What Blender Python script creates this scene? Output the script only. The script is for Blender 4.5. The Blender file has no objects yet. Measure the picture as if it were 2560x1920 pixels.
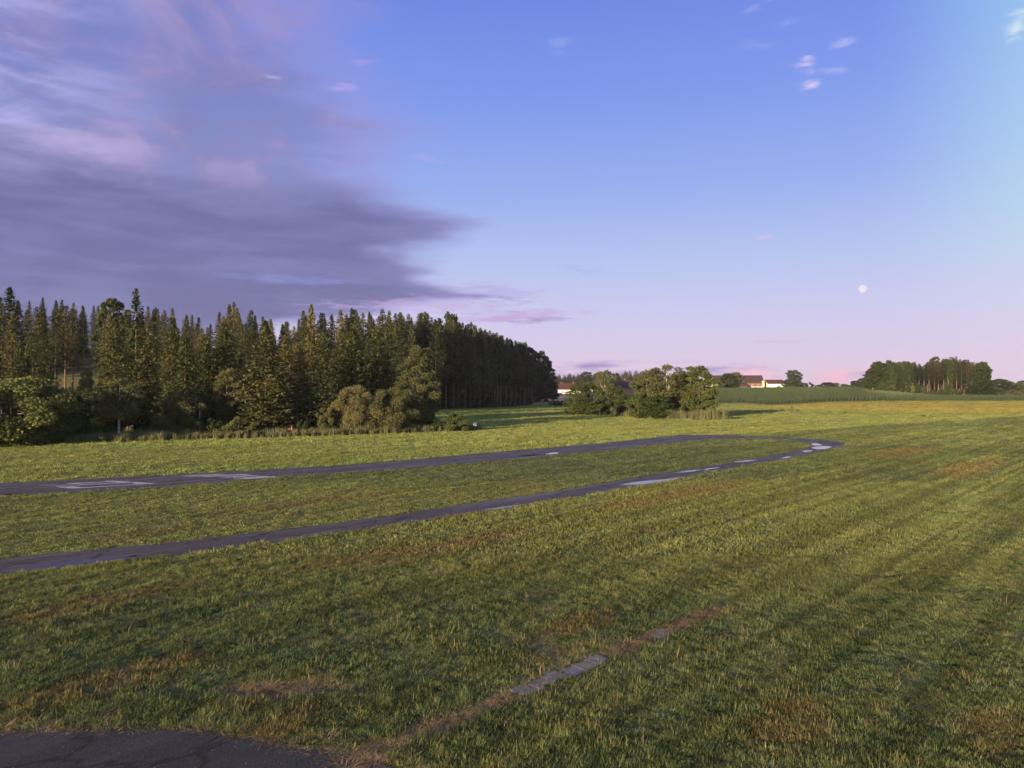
import bpy, math, random
import numpy as np
from mathutils import Vector, Matrix, noise as mnoise
R = math.radians
scene = bpy.context.scene
COL = scene.collection
# ---------------------------------------------------------------- camera
F = 1750.0; CX = 1280.0; CY = 960.0; CAMZ = 6.0; PITCH = math.atan(25 / F)
cd = bpy.data.cameras.new('camera'); cam = bpy.data.objects.new('camera', cd); COL.objects.link(cam)
cd.sensor_width = 36; cd.lens = 36 * F / 2560; cd.clip_start = 0.1; cd.clip_end = 20000
cam.location = (0, 0, CAMZ); cam.rotation_euler = (R(90) + PITCH, 0, 0)
scene.camera = cam
# ---------------------------------------------------------------- exposure
vs = scene.view_settings
vs.view_transform = 'Standard'; vs.look = 'None'; vs.gamma = 1; vs.use_curve_mapping = False
EXPO = 1.5
vs.exposure = EXPO
# ---------------------------------------------------------------- sun
SAZ, SEL = 33.0, 7.7
HAZE = 0.00006
sd = bpy.data.lights.new('sun', 'SUN'); sun = bpy.data.objects.new('sun', sd); COL.objects.link(sun)
sd.energy = 4.8; sd.angle = R(0.5); sd.color = (1.0, 0.78, 0.49)
ldir = Vector((math.sin(R(SAZ)) * math.cos(R(SEL)), math.cos(R(SAZ)) * math.cos(R(SEL)), -math.sin(R(SEL))))
sun.rotation_euler = ldir.to_track_quat('-Z', 'Y').to_euler(); sun.location = (-40, -60, 60)

# ---------------------------------------------------------------- node helpers
class NT:
    def __init__(s, nt): s.nt = nt
    def new(s, t): return s.nt.nodes.new(t)
    def put(s, inp, v):
        if isinstance(v, E): v = v.s
        if isinstance(v, bpy.types.NodeSocket): s.nt.links.new(v, inp)
        else:
            if inp.type == 'RGBA' and isinstance(v, (tuple, list)) and len(v) == 3: v = (*v, 1)
            inp.default_value = v
    def m(s, op, *a):
        n = s.new('ShaderNodeMath'); n.operation = op
        for i, v in enumerate(a): s.put(n.inputs[i], v)
        return E(s, n.outputs[0])
    def ss(s, v, a, b, lo=0.0, hi=1.0):
        n = s.new('ShaderNodeMapRange'); n.interpolation_type = 'SMOOTHSTEP'; n.clamp = True
        for i, x in enumerate((v, a, b, lo, hi)): s.put(n.inputs[i], x)
        return E(s, n.outputs[0])
    def mix(s, f, a, b, mode='MIX'):
        n = s.new('ShaderNodeMix'); n.data_type = 'RGBA'; n.blend_type = mode; n.clamp_factor = True
        s.put(n.inputs[0], f); s.put(n.inputs[6], a); s.put(n.inputs[7], b)
        return n.outputs[2]
    def xyz(s, x, y, z):
        n = s.new('ShaderNodeCombineXYZ')
        for i, v in enumerate((x, y, z)): s.put(n.inputs[i], v)
        return n.outputs[0]
    def noise(s, vec, scale, detail=4, rough=.55, dist=0):
        n = s.new('ShaderNodeTexNoise'); s.put(n.inputs['Vector'], vec)
        n.inputs['Scale'].default_value = scale; n.inputs['Detail'].default_value = detail
        n.inputs['Roughness'].default_value = rough; n.inputs['Distortion'].default_value = dist
        return E(s, n.outputs[0])
    def ramp(s, f, stops):
        n = s.new('ShaderNodeValToRGB'); s.put(n.inputs[0], f); r = n.color_ramp
        r.elements[0].position = stops[0][0]; r.elements[0].color = (*stops[0][1], 1)
        r.elements[-1].position = stops[-1][0]; r.elements[-1].color = (*stops[-1][1], 1)
        for p, c in stops[1:-1]: r.elements.new(p).color = (*c, 1)
        return n.outputs[0]
class E:
    def __init__(s, t, sock): s.t = t; s.s = sock
    def __add__(s, o): return s.t.m('ADD', s, o)
    __radd__ = __add__
    def __sub__(s, o): return s.t.m('SUBTRACT', s, o)
    def __rsub__(s, o): return s.t.m('SUBTRACT', o, s)
    def __mul__(s, o): return s.t.m('MULTIPLY', s, o)
    __rmul__ = __mul__
    def __truediv__(s, o): return s.t.m('DIVIDE', s, o)
    def max(s, o): return s.t.m('MAXIMUM', s, o)
    def min(s, o): return s.t.m('MINIMUM', s, o)
def lin(r, g, b):
    f = lambda c: c / 12.92 if c <= .04045 else ((c + .055) / 1.055) ** 2.4
    return (f(r / 255), f(g / 255), f(b / 255))

# ---------------------------------------------------------------- world: sky with its clouds
world = bpy.data.worlds.new('World'); scene.world = world; world.use_nodes = True
W = NT(world.node_tree); world.node_tree.nodes.clear()
KX = 2 ** -EXPO
def sk(r, g, b):
    l = lin(r, g, b); return tuple(c * KX for c in l)
def azel(px, py):
    u = (px - CX) / F; v = (985 - py) / F
    return math.degrees(math.atan(u)), math.degrees(math.atan(v / math.sqrt(1 + u * u)))
tc = W.new('ShaderNodeTexCoord'); sp = W.new('ShaderNodeSeparateXYZ')
W.nt.links.new(tc.outputs['Generated'], sp.inputs[0])
dx, dy, dz = (E(W, sp.outputs[i]) for i in range(3))
az = W.m('DEGREES', W.m('ARCTAN2', dx, dy)); el = W.m('DEGREES', W.m('ARCSINE', dz.max(-1).min(1)))
elp = el.max(0)
# clear sky by height
clear = W.ramp(elp * (1 / 60.0), [(0.0, sk(226, 200, 226)), (0.035, sk(222, 202, 232)), (0.10, sk(206, 202, 242)), (0.17, sk(184, 198, 243)),
        (0.27, sk(152, 176, 242)), (0.38, sk(128, 155, 240)), (0.50, sk(108, 136, 230)), (1.0, sk(80, 108, 205))])
cyan = W.ramp(elp * (1 / 60.0), [(0.0, sk(236, 208, 226)), (0.10, sk(216, 216, 240)), (0.2, sk(190, 222, 242)), (0.4, sk(165, 212, 245)), (0.6, sk(150, 200, 248))])
c = W.mix(W.ss(az, 26, 43) * W.ss(el, 2, 12, .5, 1), clear, cyan)
# warm side of the sky towards the low sun behind the camera
sunside = W.ss(dx * -math.sin(R(SAZ)) + dy * -math.cos(R(SAZ)), 0.1, 1.0)
c = W.mix(sunside * W.ss(el, 0, 45, .8, 0), c, sk(255, 225, 190))
# plane-projected coordinates give the flattening towards the horizon
den = dz.max(0) + 0.10
pl = W.xyz(dx / den, dy / den, 0.0)
ae = W.xyz(az * .05, el * .12, 0.0)
n1 = W.noise(pl, 1.3, 8, .6, .3); n2 = W.noise(pl, 2.6, 7, .6, .4)
n3 = W.noise(W.xyz(az * .10 + el * .03, el * .55, 1.7), 1.0, 6, .55, .3)
n4 = W.noise(W.xyz(az * .10 - el * .10, el * .20, 5.1), 1.1, 9, .58, .5)
# the cloud bank on the left: its right edge by height
edge_pts = [(0, 900), (150, 900), (250, 980), (330, 1040), (430, 940), (500, 1030), (560, 1200), (620, 1100), (700, 1090), (740, 1190), (780, 960), (820, 740), (860, 500)]
ep = sorted(((azel(x, y)[1], azel(x, y)[0]) for y, x in edge_pts))
edge = E(W, W.ramp((elp / 32.0).min(1), [(min(1, e_ / 32.0), ((a_ + 40) / 80.0,) * 3) for e_, a_ in ep])) * 80 - 40
soft = W.ss(el, 8, 22, 3.5, 9.0)
bm = (edge - az + (n3 - .5) * 12 + (n4 - .5) * 12 * W.ss(el, 10, 22)) / soft
bank = W.ss(bm, -.55, 1.05)
bank = bank * W.ss(az, -150, -100)
n8 = W.noise(W.xyz(az * .075 + el * .02, el * .11 - az * .02, 2.3), 1.5, 10, .58, .6)
thin = W.ss(n8 + (n1 - .5) * .4, .36, .60)                                   # thinner places in the upper bank
up = W.ss(el + (n4 - .5) * 6, 14.2, 18.0)
dark = W.mix(W.ss(n3 + (n4 - .5) * .4, .38, .66), sk(106, 104, 160), sk(122, 121, 177))
midp = W.mix(W.ss(n1, .40, .60) * W.ss(n8, .48, .62) * .5, (0, 0, 0), (1, 1, 1))
midc = W.mix(W.ss(n8, .38, .60), sk(124, 120, 176), sk(158, 146, 202))
midc = W.mix(midp, midc, sk(180, 158, 206))
toplit = W.mix(W.ss(az, -24, -36) * W.ss(n4 + n3, .85, 1.2), midc, sk(196, 184, 232))
bankc = W.mix(up, dark, toplit)
rim = W.ss(bm, .1, 1.4)
bankc = W.mix(rim, W.mix(up, sk(140, 138, 200), sk(158, 150, 216)), bankc)
dens = W.mix(up, (1, 1, 1), W.ss(thin, 0, 1, .55, .95))
c = W.mix(bank * .96 * (1 - (1 - W.ss(thin, 0, 1, .66, 1)) * up), c, bankc)
# single clouds: (px, py, half width, half height, colour, strength, raggedness)
def blob(c, px, py, rx, ry, col, st, tilt=0.0, rag=1.0, thr=.35, nz=None, soft_=.35):
    a0, e0 = azel(px, py); ra = rx / F * 57.3; re = ry / F * 57.3
    X = az - a0; Y = el - e0 - X * tilt
    q = W.m('SQRT', (X / ra) * (X / ra) + (Y / re) * (Y / re))
    v = (1 - q) + ((nz or n5) - .5) * (3.4 * rag)
    return W.mix(W.ss(v, thr - .35, thr - .35 + soft_ * 3.2) * W.ss(q, 1.7, .7) * st, c, col)
n5 = W.noise(W.xyz(az * .32, el * 1.1, 3.0), 1.3, 7, .62, .4)
n6 = W.noise(W.xyz(az * .5, el * 3.2, 9.0), 1.0, 6, .6, .5)
n7 = W.noise(W.xyz(az * .9, el * 1.1, 7.0), 1.2, 5, .55, .2)
pink = sk(196, 164, 220); pale = sk(206, 200, 240); greyb = sk(140, 132, 196)
for b in [
    (730, 698, 200, 14, sk(142, 152, 220), .55, 0, .7, .3, n6), (1230, 730, 150, 34, sk(180, 160, 222), .6, -.05, 1.0, .35, n6),
    (1080, 765, 330, 30, sk(196, 168, 222), .6, .02, 1.0, .3, n6), (1290, 792, 180, 20, pink, .9, .06, .9, .25, n6),
    (1330, 802, 130, 8, greyb, .6, .08, .8, .3, n6), (1150, 738, 170, 9, greyb, .8, -.05, .8, .3, n6),
    (1480, 915, 90, 16, sk(146, 134, 200), .95, .05, .5, .25, n6), (1560, 932, 160, 9, sk(170, 150, 205), .6, 0, .7, .3, n6),
    (1800, 925, 150, 16, sk(168, 150, 208), .9, 0, .8, .3, n6), (1420, 940, 120, 16, sk(160, 146, 208), .7, 0, .8, .3, n6),
    (1885, 935, 62, 26, sk(252, 196, 218), 1.0, -.12, .5, .3, n7), (1990, 948, 90, 14, sk(214, 176, 216), .7, -.02, .8, .3, n7),
    (2090, 944, 86, 28, sk(248, 190, 214), 1.0, .05, .5, .3, n7), (2160, 935, 50, 9, sk(170, 158, 208), .6, .1, .8, .3, n6),
    (1950, 853, 120, 5, sk(206, 178, 222), .5, .0, .6, .3, n6), (1915, 592, 34, 7, sk(216, 200, 240), .8, .05, .8, .35, n5),
    (2020, 156, 46, 20, sk(222, 208, 246), 1, -.2, 1.0, .55, n5), (2035, 208, 36, 14, sk(216, 204, 246), 1, .15, 1.0, .5, n5),
    (2090, 170, 60, 10, sk(170, 180, 244), .7, -.2, 1.0, .5, n5), (2115, 96, 50, 14, sk(170, 180, 246), .9, .1, 1.0, .5, n5),
    (1395, 102, 50, 28, sk(150, 166, 244), .9, 0, 1.1, .55, n5), (1885, 14, 50, 14, sk(165, 172, 244), .9, .2, 1.0, .5, n5),
    (1975, 50, 40, 12, sk(155, 168, 244), .9, .2, 1.0, .5, n5), (1910, 110, 60, 16, sk(145, 162, 242), .8, -.2, 1.0, .5, n5),
    (850, 214, 56, 12, sk(178, 168, 236), .95, .1, 1.0, .5, n5), (905, 148, 50, 12, sk(172, 160, 234), .95, .15, 1.0, .5, n5),
    (1070, 395, 50, 14, sk(178, 172, 240), .95, -.2, 1.0, .5, n5), (1130, 370, 60, 12, sk(150, 162, 240), .8, .0, 1.0, .5, n5),
    (1075, 155, 60, 16, sk(140, 156, 240), .8, -.2, 1.0, .5, n5), (680, 188, 30, 6, sk(176, 168, 226), .9, .0, .8, .4, n5),
    (2552, 60, 30, 34, sk(225, 240, 248), .9, .0, 1.0, .4, n5), (1445, 672, 110, 14, sk(160, 170, 236), .5, -.05, 1.0, .45, n6),
    (1640, 905, 300, 7, sk(206, 184, 224), .5, 0, .8, .3, n6)]:
    c = blob(c, *b[:6], tilt=b[6], rag=b[7], thr=b[8], nz=b[9])
nish = W.new('ShaderNodeTexSky'); nish.sky_type = 'NISHITA'; nish.sun_disc = False
nish.sun_elevation = R(SEL); nish.sun_rotation = R(180 + SAZ); nish.air_density = 1.2; nish.dust_density = 1.0
bg1 = W.new('ShaderNodeBackground'); W.put(bg1.inputs[0], nish.outputs[0]); bg1.inputs[1].default_value = 0.05
bg2 = W.new('ShaderNodeBackground'); W.put(bg2.inputs[0], c); bg2.inputs[1].default_value = 1.0
ms = W.new('ShaderNodeMixShader'); ms.inputs[0].default_value = .93
W.nt.links.new(bg1.outputs[0], ms.inputs[1]); W.nt.links.new(bg2.outputs[0], ms.inputs[2])
wo = W.new('ShaderNodeOutputWorld'); W.nt.links.new(ms.outputs[0], wo.inputs[0])

# ---------------------------------------------------------------- geometry helpers
def ray(px, py):
    v = Vector(((px - CX) / F, 1.0, -(py - CY) / F))
    c_, s_ = math.cos(PITCH), math.sin(PITCH)
    return Vector((v.x, v.y * c_ - v.z * s_, v.y * s_ + v.z * c_))
def G(px, py, z=0.0):
    d = ray(px, py); t = (z - CAMZ) / d.z
    return (d.x * t, d.y * t)
def XZ(px, py, Y):
    d = ray(px, py); t = Y / d.y
    return d.x * t, CAMZ + d.z * t
def PXX(px, Y): return XZ(px, 985, Y)[0]
def proj(x, y, z): return CX + F * x / y, 985 - F * (z - CAMZ) / y
def sstep(a, b, x):
    t = np.clip((np.asarray(x, float) - a) / (b - a), 0, 1); return t * t * (3 - 2 * t)
TC = np.array([-2000, 1300, 1345, 1600, 1786, 1926, 2084, 2200, 2412, 2560, 4500.0])
TY = np.array([300, 345, 400, 460, 560, 700, 1200, 4000.0])
TZ = np.array([[0, 0, 1.5, 3, 6, 8, 10, 10], [0, 0, 1.5, 3, 6, 8, 10, 10], [0, .2, 3, 4.8, 7, 9, 11, 11], [0, .2, 3, 4.8, 7, 9, 11, 11],
    [0, .35, 3.0, 5.6, 8.6, 12, 8, 6], [0, -.3, 3.2, 6.2, 9.0, 12, 8, 6], [0, .9, 4.2, 7, 9.4, 10, 8, 6], [0, 1.3, 3.6, 9.0, 10.5, 10, 8, 6],
    [0, 1.6, 3.0, 4.6, 6, 6.5, 7, 6], [0, 1.8, 2.8, 4, 5, 6, 7, 6], [0, 1.8, 2.8, 4, 5, 6, 7, 6]], float)
def H(x, y):
    x = np.asarray(x, float); y = np.asarray(y, float)
    yy = np.maximum(y, 1.0); u = CX + F * x / yy
    u = np.clip(u, TC[0], TC[-1]); yc = np.clip(yy, TY[0], TY[-1])
    i = np.clip(np.searchsorted(TC, u) - 1, 0, len(TC) - 2); j = np.clip(np.searchsorted(TY, yc) - 1, 0, len(TY) - 2)
    fu = (u - TC[i]) / (TC[i + 1] - TC[i]); fy = (yc - TY[j]) / (TY[j + 1] - TY[j])
    fu = fu * fu * (3 - 2 * fu)
    z = (TZ[i, j] * (1 - fu) + TZ[i + 1, j] * fu) * (1 - fy) + (TZ[i, j + 1] * (1 - fu) + TZ[i + 1, j + 1] * fu) * fy
    z = np.where(y < TY[0], TZ[i, 0] * 0, z)
    hill = 27 * sstep(128, 330, y) * sstep(20, 190, -x)
    return z + hill
def h1(x, y): return float(H(x, y))

def link(name, me, parent=None):
    o = bpy.data.objects.new(name, me); COL.objects.link(o)
    if parent: o.parent = parent
    return o
def mesh_np(name, verts, faces, mats, mi=None, smooth=False):
    me = bpy.data.meshes.new(name); me.from_pydata([tuple(v) for v in verts], [], [tuple(f) for f in faces])
    for m in (mats if isinstance(mats, (list, tuple)) else [mats]): me.materials.append(m)
    if mi is not None: me.polygons.foreach_set('material_index', mi)
    if smooth: me.polygons.foreach_set('use_smooth', [True] * len(me.polygons))
    me.update(); return me
def quads_np(name, V, mat):
    """V: (n,4,3) array of quads"""
    n = len(V); me = bpy.data.meshes.new(name)
    me.vertices.add(n * 4); me.vertices.foreach_set('co', np.asarray(V, np.float32).ravel())
    me.loops.add(n * 4); me.loops.foreach_set('vertex_index', np.arange(n * 4, dtype=np.int32))
    me.polygons.add(n); me.polygons.foreach_set('loop_start', np.arange(0, n * 4, 4, dtype=np.int32))
    me.materials.append(mat); me.update(calc_edges=True); me.validate(); return me
def tag(o, label=None, cat=None, group=None, kind=None):
    if label: o['label'] = label
    if cat: o['category'] = cat
    if group: o['group'] = group
    if kind: o['kind'] = kind
    return o
def empty(name, loc, rz=0, s=1.0):
    o = bpy.data.objects.new(name, None); COL.objects.link(o); o.location = loc; o.rotation_euler = (0, 0, rz)
    o.scale = (s, s, s) if isinstance(s, (int, float)) else s; o.empty_display_size = .3
    return o
class MB:
    def __init__(s): s.v = []; s.f = []
    def box(s, x0, x1, y0, y1, z0, z1):
        b = len(s.v); s.v += [(x, y, z) for z in (z0, z1) for y in (y0, y1) for x in (x0, x1)]
        s.f += [tuple(b + i for i in q) for q in ((0, 2, 3, 1), (4, 5, 7, 6), (0, 1, 5, 4), (2, 6, 7, 3), (0, 4, 6, 2), (1, 3, 7, 5))]; return s
    def tube(s, pts, radii, n=8):
        b = len(s.v); P = [Vector(p) for p in pts]
        for i, p in enumerate(P):
            d = (P[min(i + 1, len(P) - 1)] - P[max(i - 1, 0)]).normalized()
            a = d.cross(Vector((0, 1, .13))).normalized(); c_ = d.cross(a)
            for k in range(n):
                t = 2 * math.pi * k / n; q = p + (a * math.cos(t) + c_ * math.sin(t)) * radii[i]; s.v.append(tuple(q))
        for i in range(len(P) - 1):
            for k in range(n): s.f.append((b + i * n + k, b + i * n + (k + 1) % n, b + (i + 1) * n + (k + 1) % n, b + (i + 1) * n + k))
        s.f.append(tuple(b + k for k in range(n))[::-1]); s.f.append(tuple(b + (len(P) - 1) * n + k for k in range(n)))
        return s
    def prism(s, poly, y0, y1):                      # poly in xz, extruded along y
        b = len(s.v); n = len(poly)
        s.v += [(x, y0, z) for x, z in poly] + [(x, y1, z) for x, z in poly]
        s.f += [tuple(range(b, b + n)), tuple(range(b + 2 * n - 1, b + n - 1, -1))]
        s.f += [(b + i, b + n + i, b + n + (i + 1) % n, b + (i + 1) % n) for i in range(n)]; return s
    def prismx(s, poly, x0, x1):                     # poly in yz, extruded along x
        b = len(s.v); n = len(poly)
        s.v += [(x0, y, z) for y, z in poly] + [(x1, y, z) for y, z in poly]
        s.f += [tuple(range(b, b + n)), tuple(range(b + 2 * n - 1, b + n - 1, -1))]
        s.f += [(b + i, b + n + i, b + n + (i + 1) % n, b + (i + 1) % n) for i in range(n)]; return s
    def build(s, name, mat, parent=None, smooth=False):
        me = mesh_np(name, s.v, s.f, mat, smooth=smooth)
        import bmesh
        bm = bmesh.new(); bm.from_mesh(me); bmesh.ops.recalc_face_normals(bm, faces=bm.faces); bm.to_mesh(me); bm.free()
        return link(name, me, parent)

# ---------------------------------------------------------------- materials
def newmat(name):
    m = bpy.data.materials.new(name); m.use_nodes = True; m.node_tree.nodes.clear(); return m, NT(m.node_tree)
def out(T, sh, disp=None):
    o = T.new('ShaderNodeOutputMaterial'); T.nt.links.new(sh, o.inputs[0])
def principled(T, col, rough=.8, bump=None, bstr=.3, bdist=.1, spec=.3, metal=0):
    p = T.new('ShaderNodeBsdfPrincipled'); T.put(p.inputs['Base Color'], col); T.put(p.inputs['Roughness'], rough)
    T.put(p.inputs['Specular IOR Level'], spec); T.put(p.inputs['Metallic'], metal)
    if bump is not None:
        b = T.new('ShaderNodeBump'); T.put(b.inputs['Height'], bump); T.put(b.inputs['Strength'], bstr); T.put(b.inputs['Distance'], bdist)
        T.nt.links.new(b.outputs[0], p.inputs['Normal'])
    return p.outputs[0]
def leafsh(T, col, tr=.25):
    d = T.new('ShaderNodeBsdfDiffuse'); T.put(d.inputs[0], col); t = T.new('ShaderNodeBsdfTranslucent'); T.put(t.inputs[0], col)
    m = T.new('ShaderNodeMixShader'); m.inputs[0].default_value = tr
    T.nt.links.new(d.outputs[0], m.inputs[1]); T.nt.links.new(t.outputs[0], m.inputs[2]); return m.outputs[0]
def simple(name, a, b=None, scale=3.0, rough=.8, spec=.3, bstr=.2, metal=0, obj=True):
    m, T = newmat(name); t = T.new('ShaderNodeTexCoord'); n = T.noise(t.outputs['Object'], scale, 5, .6)
    col = T.mix(T.ss(n, .3, .7), a, b or tuple(c * .75 for c in a))
    out(T, principled(T, col, rough, n, bstr, .03, spec, metal)); return m
def foliage(name, a, b, c3, tr=.25, nsc=.45):
    m, T = newmat(name); g = T.new('ShaderNodeNewGeometry'); oi = T.new('ShaderNodeObjectInfo')
    n = T.noise(g.outputs['Position'], nsc, 3, .6); nf = T.noise(g.outputs['Position'], 3.1, 2, .5)
    rnd = E(T, oi.outputs['Random'])
    col = T.mix(T.ss(n + (nf - .5) * .7, .3, .7), a, b)
    col = T.mix(T.ss(rnd + (n - .5) * .5, .45, 1.0) * .75, col, c3)
    br = T.new('ShaderNodeHueSaturation'); T.put(br.inputs['Color'], col); T.put(br.inputs['Value'], rnd * .45 + .78 + (nf - .5) * .5)
    out(T, leafsh(T, br.outputs[0], tr)); return m
M = {}
M['spruce'] = foliage('spruce_needles', (.040, .056, .024), (.088, .090, .034), (.125, .100, .042))
M['spruce_dark'] = foliage('forest_needles', (.030, .046, .022), (.064, .070, .028), (.085, .070, .032))  # darker spruce needles; the back rows' shade is put into this colour
M['broad'] = foliage('broadleaf_leaves', (.060, .084, .028), (.115, .130, .040), (.115, .110, .040), .3)
M['willow'] = foliage('willow_leaves', (.080, .090, .038), (.135, .130, .056), (.145, .120, .058), .3)
M['darkbroad'] = foliage('dark_leaves', (.026, .044, .016), (.056, .074, .022), (.050, .058, .022), .25)
M['bark'] = simple('spruce_bark', (.16, .10, .062), (.09, .062, .042), 6, .95, .1)
M['greybark'] = simple('grey_bark', (.15, .12, .09), (.08, .065, .05), 6, .95, .1)
M['birchbark'] = simple('birch_bark', (.55, .50, .42), (.22, .19, .16), 2.5, .85, .2)

# runway frame
SD = Vector((.69, .72, 0)).normalized()
far_edge = [(-700, 1243), (-300, 1224), (0, 1208), (370, 1190), (900, 1160), (1200, 1134), (1516, 1107), (1697, 1087.5)]
near_edge = [(-700, 1285), (-300, 1262), (0, 1241), (407, 1219), (692, 1194), (900, 1181), (1200, 1157), (1480, 1130), (1697, 1106), (1810, 1096.5)]
outer_turn = [(1828, 1088.5), (1950, 1094), (2059, 1101), (2118, 1109)]
outer_low = [(2086, 1123), (1969, 1146), (1828, 1173), (1697, 1198), (1498, 1234), (1200, 1281), (900, 1326), (610, 1365), (350, 1400), (0, 1438), (-300, 1473), (-700, 1520)]
inner_low = [(-700, 1462), (-300, 1426), (0, 1396), (342, 1365), (488, 1349), (900, 1300), (1200, 1255), (1381, 1229), (1607, 1191), (1833, 1155), (1987, 1128), (2027, 1116), (2009, 1106), (1950, 1099.5), (1870, 1097)]
apron = [(-900, 1822), (-300, 1821), (0, 1822), (250, 1820), (510, 1824), (668, 1850), (785, 1872), (900, 1895), (995, 1923), (1100, 1990), (1500, 2200)]
def smooth_poly(pts, wig=0.0, seed=0, n=8):
    """catmull-rom through world points"""
    P = [Vector(G(*p)) for p in pts]; o = []
    for i in range(len(P) - 1):
        p0, p1, p2, p3 = P[max(i - 1, 0)], P[i], P[i + 1], P[min(i + 2, len(P) - 1)]
        k = max(n, int((p2 - p1).length / .35)) if wig else n
        for j in range(k):
            t = j / k
            q = .5 * ((2 * p1) + (p2 - p0) * t + (2 * p0 - 5 * p1 + 4 * p2 - p3) * t * t + (3 * p1 - p0 - 3 * p2 + p3) * t ** 3)
            if wig:
                q = q + Vector((mnoise.noise(Vector((q.x * 1.7, q.y * 1.7, seed))), mnoise.noise(Vector((q.x * 1.7, q.y * 1.7, seed + 9))))) * wig
            o.append(q)
    o.append(P[-1]); return o
fe = smooth_poly(far_edge, .12, 1); ne = smooth_poly(near_edge, .12, 2)
ot = smooth_poly(outer_turn + outer_low, .10, 3); il = smooth_poly(inner_low, .10, 4)
ap = smooth_poly(apron, .06, 5)
loop_outer = fe + ot
loop_inner = il + ne[::-1]
poly_paved = [tuple(p) for p in loop_outer]; poly_infield = [tuple(p) for p in loop_inner]
poly_apron = [tuple(p) for p in ap] + [(8, -4), (-25, -4)]
def inside(px, py, poly):
    r = np.zeros(len(px), bool); n = len(poly)
    P = np.array(poly)
    for i in range(n):
        x0, y0 = P[i]; x1, y1 = P[(i + 1) % n]
        if y0 == y1: continue
        c_ = ((y0 > py) != (y1 > py)) & (px < (x1 - x0) * (py - y0) / (y1 - y0) + x0)
        r ^= c_
    return r
path_c = [Vector(G(*p)) for p in [(880, 1905), (927, 1880), (1126, 1814), (1307, 1747), (1465, 1674), (1578, 1625), (1668, 1577), (1804, 1523)]]
PA, PB = path_c[0], path_c[-1]; PDIR = (PB - PA).normalized(); PN = Vector((-PDIR.y, PDIR.x)); PLEN = (PB - PA).length
DEAD = [(G(690, 1727), 1.25, .42, .02)]
# far-field boundary t(s)
ss_, tt_ = [], []
for p in fe: ss_.append(.69 * p.x + .72 * p.y); tt_.append(-.72 * p.x + .69 * p.y)
ka, kb, kc = np.polyfit(ss_, np.array(tt_) - 3, 2)

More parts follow.
